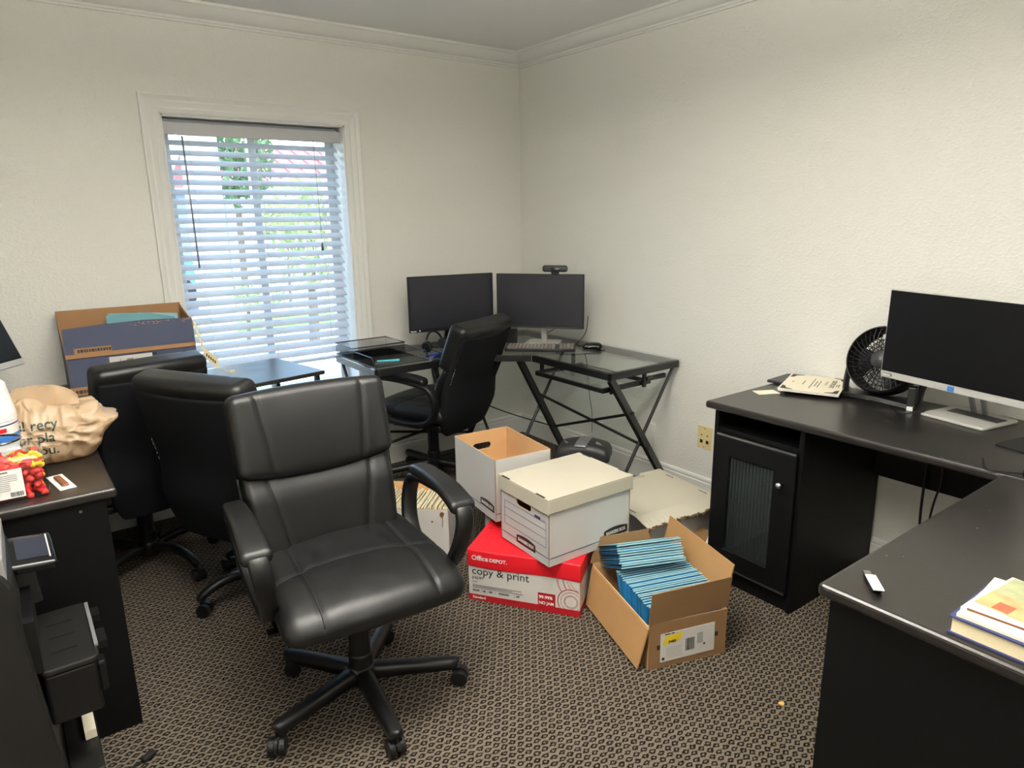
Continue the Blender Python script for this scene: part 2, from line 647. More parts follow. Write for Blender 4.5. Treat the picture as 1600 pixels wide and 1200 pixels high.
def dup(o, parent=None):
    """Copy a thing with its parts and sub-parts (mesh data shared)."""
    c = o.copy()
    COL.objects.link(c)
    if parent is not None:
        c.parent = parent
    for ch in list(o.children):
        dup(ch, c)
    return c


def text_mesh(s, size, bold=0.0, shear=0.0, ax='LEFT', ay='BOTTOM_BASELINE', sx=1.0, extrude=0.0):
    cu = bpy.data.curves.new('t', 'FONT')
    cu.body = s
    cu.size = size
    cu.offset = bold
    cu.shear = shear
    cu.align_x = ax
    cu.align_y = ay
    cu.resolution_u = 3
    cu.extrude = extrude
    o = bpy.data.objects.new('t', cu)
    COL.objects.link(o)
    dg = bpy.context.evaluated_depsgraph_get()
    me = bpy.data.meshes.new_from_object(o.evaluated_get(dg))
    bpy.data.objects.remove(o, do_unlink=True)
    if sx != 1.0:
        for v in me.vertices:
            v.co.x *= sx
    return me


def text(name, s, size, m, M, parent=None, **kw):
    """Printed lettering lying in the local xy plane of M."""
    me = text_mesh(s, size, **kw)
    me.materials.append(MT[m])
    me.name = name
    o = bpy.data.objects.new(name, me)
    COL.objects.link(o)
    if parent is not None:
        o.parent = parent
    o.matrix_local = M
    return o


# ------------------------------------------------------------------ room shell
XL, YF = -3.75, -5.2                    # left wall and wall behind the camera
b = B(); b.box(XL - 0.2, 0.2, YF - 0.2, 0.2, -0.12, 0.0)
struct(b.build('floor', 'carpet'))
b = B(); b.box(XL - 0.2, 0.2, YF - 0.2, 0.2, CEIL, CEIL + 0.12)
struct(b.build('ceiling', 'ceiling'))
WX0, WX1, WZ0, WZ1 = -2.066, -1.176, 0.50, 1.935
WT = 0.20
b = B()
b.box(XL - 0.2, WX0, 0, WT, 0, CEIL)
b.box(WX1, 0.2, 0, WT, 0, CEIL)
b.box(WX0, WX1, 0, WT, 0, WZ0 - 0.03)
b.box(WX0, WX1, 0, WT, WZ1, CEIL)
struct(b.build('wall_back', 'wall'))
b = B(); b.box(0, 0.2, YF - 0.2, 0, 0, CEIL)
struct(b.build('wall_right', 'wall'))
b = B(); b.box(XL - 0.2, XL, YF - 0.2, 0, 0, CEIL)
struct(b.build('wall_left', 'wall'))
b = B(); b.box(XL, 0, YF - 0.2, YF, 0, CEIL)
struct(b.build('wall_front', 'wall'))

crown = [(0, 2.334), (0.011, 2.334), (0.012, 2.343), (0.018, 2.345), (0.019, 2.355), (0.026, 2.358)]
for i in range(1, 9):
    t = i / 8
    crown.append((0.026 + 0.048 * t, 2.358 + 0.042 * (1 - cos(t * pi / 2)) * 0.6 + 0.042 * t * 0.4))
crown += [(0.082, 2.402), (0.082, CEIL), (0, CEIL)]
base = [(0, 0), (0.013, 0), (0.013, 0.104), (0.009, 0.109), (0.009, 0.113), (0.011, 0.117), (0.009, 0.127), (0.004, 0.1336), (0, 0.1336)]
# profile x -> out of the wall, extruded along the wall
Mback = frame((XL, 0, 0), (0, -1, 0), (0, 0, 1))        # local z = -x... length measured below
Mright = frame((0, 0, 0), (-1, 0, 0), (0, 0, 1))
for nm, prof in (('trim', crown), ('baseboard', base)):
    b = B()
    zdir = (Mback.to_3x3() @ Vector((0, 0, 1))).x
    b.prism(prof, 0, -XL * zdir, Mback)
    struct(b.build('trim_1' if nm == 'trim' else 'baseboard_back', 'trim'))
    b = B()
    zdir = (Mright.to_3x3() @ Vector((0, 0, 1))).y
    b.prism(prof, 0, YF * zdir, Mright)
    struct(b.build('trim_2' if nm == 'trim' else 'baseboard_right', 'trim'))

# ------------------------------------------------------------------ window
win = struct(thing('window_1', None, None, (0, 0, 0)))
prof = [(0, 0), (0.085, 0), (0.085, 0.022), (0.078, 0.024), (0.060, 0.017), (0.052, 0.019), (0.030, 0.012), (0.024, 0.014), (0.008, 0.012), (0, 0.008)]
# casing: mitred sweep round the opening (profile: x outwards from the opening, y out of the wall)
b = B()
cor = [(WX0, WZ0), (WX1, WZ0), (WX1, WZ1), (WX0, WZ1)]
sg = [(-1, -1), (1, -1), (1, 1), (-1, 1)]
rings = []
for (cx, cz), (sx, sz) in zip(cor, sg):
    rings.append([b.v((cx + sx * p, -q, cz + sz * p)) for p, q in prof])
for i in range(4):
    A, C = rings[i], rings[(i + 1) % 4]
    for j in range(len(prof)):
        k = (j + 1) % len(prof)
        b.face([A[j], A[k], C[k], C[j]])
b.build('window_casing', 'trim', win)
b = B()                                  # jamb lining of the reveal
b.box(WX0 - 0.001, WX0 + 0.008, 0, WT, WZ0, WZ1)
b.box(WX1 - 0.008, WX1 + 0.001, 0, WT, WZ0, WZ1)
b.box(WX0, WX1, 0, WT, WZ1 - 0.008, WZ1 + 0.001)
b.build('window_jamb', 'jamb', win)
b = B(); b.box(WX0, WX1, -0.035, WT, WZ0 - 0.03, WZ0)
b.build('window_sill', 'jamb', win, bevel=0.004)
b = B()
fy0, fy1 = 0.145, 0.185
b.box(WX0 + 0.008, WX0 + 0.055, fy0, fy1, WZ0, WZ1 - 0.008)
b.box(WX1 - 0.055, WX1 - 0.008, fy0, fy1, WZ0, WZ1 - 0.008)
b.box(WX0 + 0.055, WX1 - 0.055, fy0, fy1, WZ0, WZ0 + 0.045)
b.box(WX0 + 0.055, WX1 - 0.055, fy0, fy1, WZ1 - 0.06, WZ1 - 0.008)
b.box(-1.645, -1.605, fy0 - 0.005, fy1, WZ0 + 0.045, WZ1 - 0.06)
b.build('window_frame', 'white_plastic', win, bevel=0.003)
b = B()
b.box(WX0 + 0.05, -1.64, 0.163, 0.167, WZ0 + 0.04, WZ1 - 0.055)
b.box(-1.61, WX1 - 0.05, 0.163, 0.167, WZ0 + 0.04, WZ1 - 0.055)
b.build('window_pane', 'glass_window', win)

# ------------------------------------------------------------------ blind
bl = thing('window_blind', 'white slatted venetian blind hanging inside the window reveal', 'blind', (0, 0, 1.93))
BY, BX0, BX1 = 0.080, -2.050, -1.196
b = B(); b.box(BX0, BX1, BY - 0.028, BY + 0.03, -0.068, -0.006)
b.build('headrail', 'grey_head', bl, bevel=0.003)
b = B(); b.box(BX0 - 0.006, BX1 + 0.012, BY - 0.040, BY - 0.031, -0.080, -0.022)
b.build('valance', 'grey_valance', bl, bevel=0.003)
b = B()
tilt = radians(33)
NS, z_hi, pitch = 25, 1.820, 0.0452
for i in range(NS):
    zc = z_hi - i * pitch - 1.93
    arc = []
    for k in range(7):
        s = -1 + 2 * k / 6
        y = s * 0.025
        z = 0.0035 * (1 - s * s)
        arc.append((y * cos(tilt) - z * sin(tilt), y * sin(tilt) + z * cos(tilt)))
    sec = arc + [(y + 0.0022 * sin(tilt), z - 0.0022 * cos(tilt)) for y, z in arc[::-1]]
    R0 = [b.v((BX0, BY + y, zc + z)) for y, z in sec]
    R1 = [b.v((BX1, BY + y, zc + z)) for y, z in sec]
    for j in range(len(sec)):
        k = (j + 1) % len(sec)
        b.face([R0[j], R0[k], R1[k], R1[j]])
    b.face(R0[::-1]); b.face(R1)
b.build('slats', 'blind', bl)
zb = z_hi - NS * pitch - 1.93
b = B(); b.box(BX0, BX1, BY - 0.024, BY + 0.024, zb - 0.008, zb + 0.008)
b.build('bottom_rail', 'blind', bl, bevel=0.003)
for x in (-1.94, -1.62, -1.31):
    b = B()
    for dy in (-0.026, 0.026):
        b.cyl((x, BY + dy, -0.07), (x, BY + dy, zb), 0.0011, n=6)
    b.build('ladder_cord', 'white_plastic', bl)
b = B(); b.cyl((-1.975, BY - 0.046, -0.085), (-1.968, BY - 0.048, -0.70), 0.0042, n=8)
b.build('tilt_wand', 'silver_grey', bl, smooth=True)
b = B()
b.cyl((-1.335, BY - 0.044, -0.075), (-1.331, BY - 0.046, -0.60), 0.001, n=6)
b.cyl((-1.331, BY - 0.046, -0.60), (-1.331, BY - 0.046, -0.64), 0.004, 0.008, n=10)
b.build('pull_cord', 'grey_plastic', bl)

# ------------------------------------------------------------------ wall plates
def wall_plate(name, label, y, z, w, h, mt):
    t = thing(name, label, 'outlet', (0, y, z))
    b = B(); b.box(-0.006, 0, -w / 2, w / 2, -h / 2, h / 2)
    b.build('face_plate', mt, t, bevel=0.002)
    return t
t = wall_plate('phone_jack_plate', 'ivory wall plate with two jack ports beside the black desk cabinet', -1.535, 0.345, 0.088, 0.118, 'ivory')
for dy in (-0.018, 0.018):
    b = B(); b.box(-0.0075, -0.0055, dy - 0.008, dy + 0.008, -0.030, -0.013)
    b.build('jack_port', 'ink', t)
    b = B(); b.cyl((-0.0055, dy, 0.012), (-0.008, dy, 0.012), 0.004, n=10)
    b.build('coax_pin', 'brown', t)
for dz in (-0.048, 0.048):
    b = B(); b.cyl((-0.0055, 0, dz), (-0.0078, 0, dz), 0.0028, n=10)
    b.build('screw', 'brown', t)
t = wall_plate('blank_wall_plate', 'painted blank wall plate behind the leg of the glass desk', -1.165, 0.275, 0.075, 0.118, 'wall')

# ------------------------------------------------------------------ added fill lamps (unseen, above and behind the view)
for i, (lx, ly, wd, wu) in enumerate(FILL_LAMPS):
    t = thing('fill_lamp', ['added unseen fill lamp panel over the middle of the room', 'added unseen fill lamp panel behind the viewpoint'][i], 'light', (lx, ly, LAMP_Z), pi / 2, 'added fill lamps')
    b = B()
    for x0, x1, y0, y1 in ((-0.165, -0.15, -0.615, 0.615), (0.15, 0.165, -0.615, 0.615), (-0.15, 0.15, -0.615, -0.60), (-0.15, 0.15, 0.60, 0.615)):
        b.box(x0, x1, y0, y1, -0.02, 0.02)
    b.box(-0.15, 0.15, -0.60, 0.60, -0.003, 0.003)
    b.build('housing', 'white_plastic', t)
    for y in (-0.4, 0.4):
        b = B(); b.cyl((0, y, 0.003), (0, y, CEIL - LAMP_Z), 0.003, n=8); b.build('hanger', 'steel', t)
    for nm, z, w in (('lower_diffuser', -0.012, wd), ('upper_diffuser', 0.012, wu)):
        b = B(); q = [(-0.149, -0.599, z), (0.149, -0.599, z), (0.149, 0.599, z), (-0.149, 0.599, z)]
        b.poly(q if z > 0 else q[::-1])
        b.build(nm, emit(nm, LAMP_RGB, w / (pi * 0.298 * 1.198)), t, recalc=False)

# ------------------------------------------------------------------ outdoors
m_lawn = mat('lawn', (112, 140, 70), 0.9, var=0.35, vscale=6, bump=0.5, bscale=60)
m_pave = mat('pale_concrete', (214, 210, 202), 0.85, var=0.08, vscale=1.5)
m_roof = mat('red_metal_roof', (196, 112, 114), 0.5)
m_leaf = mat('green_leaf', (92, 122, 84), 0.6, var=0.3, vscale=14, trans=0.3)
m_leaf2 = mat('yellow_green_leaf', (146, 160, 108), 0.6, var=0.25, vscale=14, trans=0.3)
m_bark = mat('bark', (96, 84, 72), 0.9, bump=0.5, bscale=40)
m_stucco = mat('white_stucco', (234, 236, 236), 0.8)
m_slate = mat('blue_grey_siding', (108, 122, 146), 0.7, var=0.1, vscale=5)
m_car = mat('blue_car_paint', (58, 120, 190), 0.3, coat=0.5)
b = B(); b.box(-30, 40, 0.21, 60, -0.25, -0.15)
struct(b.build('ground', m_pave))
b = B(); b.box(-6, 14, 0.25, 3.0, -0.15, -0.12)
tag(b.build('lawn', m_lawn), 'strip of grass and gravel under the window outside', 'lawn', kind='structure')
b = B(); b.box(-6, 14, 6.2, 8.2, -0.15, -0.12)
tag(b.build('verge', m_lawn), 'green verge across the parking lot outside the window', 'lawn', kind='structure')
t = thing('porch_column', 'square white porch column standing outside the window', 'column', (-1.54, 1.6, -0.15))
b = B(); b.box(-0.10, 0.10, -0.10, 0.10, 0.16, 3.1); b.build('shaft', m_stucco, t)
b = B(); b.box(-0.14, 0.14, -0.14, 0.14, 0, 0.16); b.build('plinth', m_stucco, t)


def foliage(c, rx, ry, rz_, n, s, seed):
    r = random.Random(seed)
    b = B()
    for i in range(n):
        while True:
            p = Vector((r.uniform(-1, 1), r.uniform(-1, 1), r.uniform(-1, 1)))
            if 0.2 < p.length < 1:
                break
        p = Vector((p.x * rx, p.y * ry, p.z * rz_)) + Vector(c)
        e = Euler((r.uniform(0, 6), r.uniform(0, 6), r.uniform(0, 6))).to_matrix()
        q = s * r.uniform(0.6, 1.3)
        b.poly([p + e @ Vector(w) for w in ((-q, 0, 0), (0, -q * 0.45, q * 0.1), (q, 0, 0), (0, q * 0.45, q * 0.1))])
    return b


def plant(name, label, x, y, h0, rx, rz_, n, s, ml, seed, cat):
    t = thing(name, label, cat, (x, y, -0.15))
    foliage((0, 0, h0), rx, rx, rz_, n, s, seed).build('foliage', ml, t, recalc=False)
    b = B(); b.cyl((0, 0, 0), (0.05, 0, h0), 0.07 if rz_ > 0.7 else 0.03, 0.04 if rz_ > 0.7 else 0.02, n=10)
    b.build('trunk', m_bark, t)
    return t
plant('leafy_tree', 'leafy green tree seen through the middle of the blind', 0.85, 9.5, 2.75, 0.75, 0.95, 900, 0.11, m_leaf, 1, 'tree')
plant('tall_shrub', 'tall loose shrub at the right edge of the window view', 0.42, 5.0, 1.45, 0.42, 0.75, 420, 0.075, m_leaf2, 2, 'shrub')
plant('round_shrub', 'yellow green low shrub in front of the red roofed building', 1.5, 9.0, 1.55, 0.5, 0.35, 260, 0.09, m_leaf2, 3, 'shrub')
plant('clipped_hedge', 'low clipped hedge across the pavement outside', -0.25, 5.6, 0.62, 0.55, 0.14, 420, 0.05, m_leaf2, 4, 'hedge')
t = thing('red_roofed_building', 'pale building under a red metal roof beyond the parking lot', 'building', (4.2, 14.5, -0.15))
b = B(); b.box(-2.3, 4, -0.3, 4, 0, 2.55); b.build('wall', mat('pale_teal_wall', (206, 226, 222), 0.8), t)
b = B()
b.poly([(-2.6, -0.8, 2.5), (4.3, -0.8, 2.5), (4.3, 2, 3.5), (-2.6, 2, 3.5)])
b.poly([(-2.6, -0.8, 2.45), (4.3, -0.8, 2.45), (4.3, -0.8, 2.55), (-2.6, -0.8, 2.55)])
b.poly([(-2.6, 4.8, 2.5), (4.3, 4.8, 2.5), (4.3, 2, 3.5), (-2.6, 2, 3.5)])
for i in range(18):
    x = -2.6 + i * 0.4
    b.bar((x, -0.8, 2.53), (x, 2, 3.53), 0.03, 0.05)
b.build('roof', m_roof, t, recalc=False)
t = thing('slate_garage', 'blue grey garage in the shade below the tree', 'building', (0.1, 13.6, -0.15))
b = B(); b.box(-1.6, 1.3, 0, 3, 0, 2.2); b.build('wall', m_slate, t)
b = B(); b.box(-1.75, 1.45, -0.2, 3.2, 2.2, 2.3); b.build('roof', m_stucco, t)
t = thing('parked_car', 'blue car parked outside behind the white column', 'car', (-1.55, 10.6, -0.15))
b = B()
b.prism([(-2.1, 0.32), (-2.15, 0.75), (-1.9, 0.9), (-1.2, 0.98), (-0.7, 1.42), (0.7, 1.45), (1.5, 1.0), (2.1, 0.9), (2.15, 0.4), (2.0, 0.3)], -0.85, 0.85, frame((0, 0, 0), (1, 0, 0), (0, 0, 1)))
b.build('body', m_car, t, bevel=0.05)
b = B()
b.poly([(-1.02, -0.862, 1.02), (1.25, -0.862, 1.02), (0.62, -0.862, 1.36), (-0.62, -0.862, 1.34)])
b.build('side_window', 'plastic_gloss', t)
for x in (-1.35, 1.3):
    for y in (-0.87, 0.67):
        b = B(); b.cyl((x, y, 0.32), (x, y + 0.2, 0.32), 0.32, n=24); b.build('wheel', 'rubber', t, bevel=0.02)


# ------------------------------------------------------------------ office chairs
from mathutils import noise as _no


def seam(tree, pts, d, parent, name='stitched_seam', r=0.0018):
    out = []
    d = Vector(d)
    for p in pts:
        h = tree.ray_cast(Vector(p), d)
        if h[0] is not None:
            out.append(h[0] - d * 0.0004)
    if len(out) > 3:
        bb = B()
        bb.tube(out, r, 5)
        bb.build(name, 'rubber', parent, smooth=True)


def g(x, x0, w):
    return exp(-((x - x0) / w) ** 2)


BACK_R = radians(14)
BW = 0.245
BACK_L = 0.505


def make_chair(label, arched, worn):
    t = thing('office_chair', label, 'chair')
    # --- seat cushion
    A, Bq, C = 0.260, 0.250, 0.043

    def seat(p):
        x, y, z = p
        tt = (z + C) / (2 * C)
        yo = y
        y0 = 0.015 + 0.045 * (x / A) ** 2
        if z > 0:
            z += 0.012 * (1 - (x / A) ** 2)
            z -= 0.0048 * g(abs(x), 0.160, 0.0055) + 0.0052 * g(yo, y0, 0.0060)
            if yo > y0:
                z += 0.005 * min(1, (yo - y0) / 0.06)
            z += 0.004 * sin(x * 60 + 1.0) * g(yo, y0 - 0.05, 0.05) * g(abs(x), 0.13, 0.05)
        s = max(0.0, (yo - 0.06) / 0.19)
        z -= 0.046 * s * s * (0.35 + 0.65 * tt)
        z += 0.0022 * _no.noise(Vector((x * 13, yo * 13, 3.0))) * tt
        y += 0.020 * (1 - (x / A) ** 2) * (1 if yo > 0 else -0.6) * min(1, abs(yo) / 0.2)
        x *= 1 - 0.05 * max(0, -yo) / Bq
        return x, y, z
    b = B()
    b.rbox(A, Bq, C, 0.046, (64, 60, 3), 5, Matrix.Translation((0, 0, 0.446)), seat)
    tree = b.bvh()
    se = b.build('seat', 'leather', t, smooth=True)
    seam(tree, [(x, 0.015 + 0.045 * (x / A) ** 2, 0.7) for x in [-0.246 + 0.492 * i / 60 for i in range(61)]], (0, 0, -1), se)
    for s in (-1, 1):
        seam(tree, [(s * 0.160, y, 0.7) for y in [-0.225 + 0.49 * i / 60 for i in range(61)]], (0, 0, -1), se)
    b = B()
    b.rbox(0.215, 0.205, 0.018, 0.014, (6, 6, 2), 2, Matrix.Translation((0, -0.005, 0.378)))
    b.build('seat_pan', 'plastic', t, smooth=True)
    # --- backrest, built in a reclined frame: x across, y up the back, z backwards
    Mb = frame((0, -0.200, 0.452), (1, 0, 0), (0, -sin(BACK_R), cos(BACK_R)))

    def wrap(x):
        return -0.022 * (x / 0.235) ** 2

    def lower(p):
        x, y, z = p
        if z < 0:
            z += 0.0065 * g(abs(x), 0.150 + 0.03 * (y / 0.17), 0.0055)
            z -= 0.008 * (1 - (x / 0.23) ** 2) * (1 - (y / 0.17) ** 2)
            z += 0.018 * min(1, max(0, (y - 0.02) / 0.06))
        x *= 1.0 + 0.03 * (y / 0.17)
        return x, y + 0.165, z - 0.016 + wrap(x)
    b = B()
    b.rbox(BW - 0.012, 0.170, 0.034, 0.026, (56, 12, 2), 4, Mb, lower)
    tree = b.bvh()
    bc_ = b.build('back_cushion', 'leather', t, smooth=True)
    fw = -(Mb.to_3x3() @ Vector((0, 0, -1)))
    for s in (-1, 1):
        seam(tree, [Mb @ Vector((s * (0.150 + 0.03 * ((y - 0.165) / 0.17)), y, -0.3)) for y in [0.01 + 0.3 * i / 30 for i in range(31)]], fw, bc_)

    def upper(p):
        x, y, z = p
        k = max(0.0, -y / 0.125)
        if z < 0:
            z += 0.0060 * g(abs(x), 0.168 - 0.014 * (1 - y / 0.125), 0.007)
            z -= 0.014 * (1 - (x / 0.24) ** 2) * (1 - (y / 0.13) ** 2)
        else:
            z -= 0.005 * g(y, 0.066, 0.006)
        y -= 0.026 * (1 - (x / BW) ** 2) * k
        z += 0.0012 * _no.noise(Vector((x * 11, y * 11, 8.0)))
        y += 0.012 * (1 - (x / BW) ** 2) * max(0, y / 0.125)
        return x, y + BACK_L - 0.125, z - 0.010 + wrap(x)
    b = B()
    b.rbox(BW, 0.125, 0.050, 0.028, (60, 16, 3), 5, Mb, upper)
    tree = b.bvh()
    hp = b.build('headrest_pad', 'leather', t, smooth=True)
    for s in (-1, 1):
        seam(tree, [Mb @ Vector((s * (0.168 - 0.028 * (-y / 0.125 + 1) / 2 if False else s * s * (0.168 - 0.014 * (1 - y / 0.125))), y + BACK_L - 0.125, -0.3)) for y in [-0.16 + 0.27 * i / 30 for i in range(31)]], fw, hp)
    seam(tree, [Mb @ Vector((x, BACK_L - 0.125 + 0.066, 0.3)) for x in [-0.235 + 0.47 * i / 40 for i in range(41)]], -fw, hp)

    def rear(p):
        x, y, z = p
        if y < -0.12:
            x *= 1 - 0.24 * ((-0.12 - y) / 0.165) ** 2
        q = min(1.0, max(0.0, (0.02 - y) / 0.17))
        q = q * q * (3 - 2 * q)
        return x, y + 0.178, z + 0.019 + wrap(x) + 0.040 * q
    b = B()
    b.rbox(BW - 0.006, 0.285, 0.026, 0.014, (16, 16, 2), 4, Mb, rear)
    b.build('back_panel', 'fabric', t, smooth=True)
    for s in (-1, 1):                                         # side welts
        b = B()
        b.tube([Mb @ Vector((s * x, y, 0.001 + wrap(x))) for x, y in ((0.218, -0.005), (0.236, 0.06), (0.2405, 0.16), (0.2425, 0.26))], 0.0045, 6, sub=4)
        b.build('piping', 'leather', t, smooth=True)
    if worn:
        r = random.Random(3)
        b = B()
        s, y0, y1 = worn
        y = y0
        while y < y1:
            h = r.uniform(0.006, 0.02)
            w = r.uniform(0.001, 0.0035)
            x = s * (0.2325 + r.uniform(-0.0015, 0.0015))
            z = 0.0445 + wrap(x)
            b.poly([Mb @ Vector(q) for q in ((x - w, y, z), (x + w, y + h * 0.3, z), (x + w * 0.6, y + h, z), (x - w * 0.8, y + h * 0.8, z))])
            y += h * r.uniform(0.8, 1.6)
        tag(b.build('worn_seam', 'paper_white', t, recalc=False), 'frayed white seam')
    # --- arms
    path = [(-0.165, 0.622), (-0.04, 0.640), (0.09, 0.644), (0.158, 0.630), (0.178, 0.590), (0.168, 0.530), (0.135, 0.465), (0.09, 0.420), (0.02, 0.402),
            (-0.08, 0.402), (-0.165, 0.420), (-0.212, 0.470), (-0.228, 0.54), (-0.212, 0.598)]
    sec = [(-0.026, -0.007), (-0.020, -0.0125), (0.020, -0.0125), (0.026, -0.007), (0.026, 0.007), (0.020, 0.0125), (-0.020, 0.0125), (-0.026, 0.007)]

    def pad(p):
        x, y, z = p
        z -= 0.030 * max(0, (y - 0.02) / 0.155) ** 2 + 0.012 * max(0, (-y - 0.05) / 0.11) ** 2
        x *= 1 + 0.16 * (y / 0.165)
        return x, y, z
    for s in (-1, 1):
        b = B()
        b.sweep(smooth_path([(s * (0.290 - 0.030 * max(0.0, (0.62 - z) / 0.22)), y, z) for y, z in path], 4, True), sec, (1, 0, 0), True)
        b.box(min(s * 0.20, s * 0.28), max(s * 0.20, s * 0.28), -0.12, 0.05, 0.385, 0.398)
        arm = b.build('armrest', 'plastic', t, smooth=True)
        b = B()
        b.rbox(0.035, 0.178, 0.018, 0.015, (6, 16, 2), 4, Matrix.Translation((s * 0.290, -0.008, 0.660)), pad)
        b.build('arm_pad', 'leather', arm, smooth=True)
    # --- mechanism and column
    b = B()
    b.box(-0.085, 0.085, -0.13, 0.11, 0.335, 0.365)
    b.tube([(0.08, 0.02, 0.350), (0.17, 0.04, 0.350), (0.235, 0.045, 0.345)], 0.005, 8)
    b.rbox(0.024, 0.016, 0.004, 0.003, (2, 2, 1), 2, Matrix.Translation((0.245, 0.046, 0.344)))
    b.build('tilt_mechanism', 'plastic', t, bevel=0.003)
    b = B()
    b.cyl((0, 0, 0.26), (0, 0, 0.34), 0.0135, n=20)
    b.build('gas_piston', 'chrome', t, smooth=False)
    b = B()
    b.lathe([(0.0, 0.105), (0.036, 0.105), (0.036, 0.16), (0.032, 0.165), (0.031, 0.305), (0.025, 0.31), (0.0, 0.31)], n=24)
    b.build('column_shroud', 'plastic', t, bevel=0.001)
    # --- five star base
    b = B()
    b.lathe([(0.0, 0.058), (0.036, 0.058), (0.044, 0.075), (0.044, 0.112), (0.038, 0.122), (0.0, 0.122)], n=30)
    for k in range(5):
        a = 2 * pi * k / 5
        d = Vector((cos(a), sin(a), 0))
        n = Vector((-sin(a), cos(a), 0))
        rings = []
        for s in [0, 0.08, 0.2, 0.35, 0.5, 0.65, 0.8, 0.9, 0.96, 1.0]:
            r_ = 0.025 + 0.280 * s
            if arched:
                zt = 0.098 + 0.034 * sin(pi * min(1, s * 0.92 + 0.08) * 0.9) - 0.030 * s ** 5
                hw, hh = 0.019 - 0.003 * s, 0.014
            else:
                zt = 0.120 - 0.030 * s
                hw, hh = 0.0265 - 0.006 * s, 0.020 - 0.005 * s
            if s > 0.94:
                q = sqrt(max(0.0, 1 - ((s - 0.94) / 0.0605) ** 2))
                hw *= max(q, 0.15)
                hh *= max(q, 0.4)
            c = d * r_ + Vector((0, 0, zt - hh))
            rings.append([b.v(c + n * (hw * px) + Vector((0, 0, hh * pz))) for px, pz in ((-1, -1), (1, -1), (1, 0.35), (0.72, 0.85), (0.25, 1), (-0.25, 1), (-0.72, 0.85), (-1, 0.35))])
        for R0, R1 in zip(rings, rings[1:]):
            for j in range(8):
                b.face([R0[j], R0[(j + 1) % 8], R1[(j + 1) % 8], R1[j]])
        b.face(rings[0][::-1]); b.face(rings[-1])
    sb = b.build('star_base', 'plastic', t, smooth=True)
    for k in range(5):
        a = 2 * pi * k / 5
        c = Vector((cos(a), sin(a), 0)) * 0.292
        ca = a + [0.9, 2.2, -0.7, 1.6, -1.9][k]
        w = Vector((cos(ca), sin(ca), 0))
        tr = Vector((-sin(ca), cos(ca), 0)) * 0.014
        b = B()
        b.cyl(c + Vector((0, 0, 0.05)), c + Vector((0, 0, 0.085)), 0.006, n=10)
        for s in (-1, 1):
            cc = c + tr + Vector((0, 0, 0.027))
            b.cyl(cc + w * (s * 0.005), cc + w * (s * 0.024), 0.027, n=22)
        Mh = frame(c + tr + Vector((0, 0, 0.027)) - w * 0.0045, tr, None, w)
        b.lathe([(0.0295, 0), (0.0295, 0.009)], Mh, 14, -0.2, pi * 0.95)
        b.cyl(c + tr + Vector((0, 0, 0.027)) - w * 0.005, c + tr + Vector((0, 0, 0.027)) + w * 0.005, 0.010, n=12)
        b.build('caster', 'plastic', sb, bevel=0.003, smooth=False)
    return t


def place_chair(o, x, y, fx, fy, base_deg, dz=0.0):
    th = atan2(-fx, fy)
    o.location = (x, y, 0)
    o.rotation_euler = (0, 0, th)
    for ch in o.children:
        if ch.name.startswith('star_base'):
            ch.rotation_euler = (0, 0, radians(base_deg) - th)
        elif dz and not ch.name.startswith('column'):
            ch.location.z += dz


GC = 'black leather office chairs'
ca = make_chair('black leather office chair in front, its seat and both arms facing the camera', False, None)
for ch in ca.children:
    if ch.name.split('.')[0] in ('headrest_pad', 'back_cushion', 'back_panel', 'piping'):
        ch.rotation_euler.z = radians(4.0)
        ch.location.x = 0.004
place_chair(ca, -2.054, -1.850, -0.10, -0.995, 48)
cb = make_chair('black office chair right behind the front chair, turned away, frayed seam down its back', True, (-1, 0.06, 0.27))
place_chair(cb, -2.055, -1.03, 0.862, 0.506, 184)
cc = dup(cb)
cc['label'] = 'black office chair directly in front of the slate blue cardboard box'
for ch in list(cc.children):
    if ch.name.startswith('worn_seam'):
        bpy.data.objects.remove(ch, do_unlink=True)
for ch in cc.children:
    if ch.name.split('.')[0] in ('headrest_pad', 'back_cushion', 'back_panel', 'piping'):
        ch.scale.x = 0.84
place_chair(cc, -2.425, -0.49, -0.22, 0.975, 9)
cd = make_chair('black office chair pulled up to the glass corner desk with two monitors', False, (-1, 0.20, 0.29))
hinge = Vector((0, -0.20, 0.452))
for ch in cd.children:                                        # its back is tilted further
    if ch.name.split('.')[0] in ('headrest_pad', 'back_cushion', 'back_panel', 'piping', 'worn_seam'):
        R_ = Matrix.Rotation(radians(8), 4, 'X')
        ch.matrix_local = Matrix.Translation(hinge) @ R_ @ Matrix.Translation(-hinge)
place_chair(cd, -0.925, -0.370, -0.40, 0.917, 20)
for c in (ca, cb, cc, cd):
    c['group'] = GC


def WL(t):
    """Matrix for parts modelled in room coordinates under an unrotated thing."""
    return Matrix.Translation(-Vector(t.location))


# ------------------------------------------------------------------ right corner desk
t = thing('corner_desk', 'large black corner desk with a reeded glass cabinet door, on the right', 'desk', (-0.60, -2.6, 0))
W = WL(t)
b = B(); b.box(-0.635, -0.003, -3.66, -2.005, 0.722, 0.750)
b.build('desktop', 'black_wood', t, W, bevel=0.009, seg=3)
b = B(); b.box(-1.568, -0.6365, -3.66, -3.005, 0.722, 0.750)
b.build('return_top', 'black_wood', t, W, bevel=0.009, seg=3)
b = B(); b.box(-1.536, -1.518, -3.64, -3.018, 0, 0.722)
b.build('end_panel', 'black_panel', t, W, bevel=0.001)
b = B(); b.box(-1.518, -0.64, -3.05, -3.034, 0.42, 0.722)
b.build('return_modesty_panel', 'black_panel', t, W)
b = B(); b.box(-0.055, -0.039, -3.64, -2.405, 0.425, 0.722)
b.build('modesty_panel', 'black_panel', t, W)
b = B(); b.box(-0.60, -0.02, -3.655, -3.64, 0, 0.722)
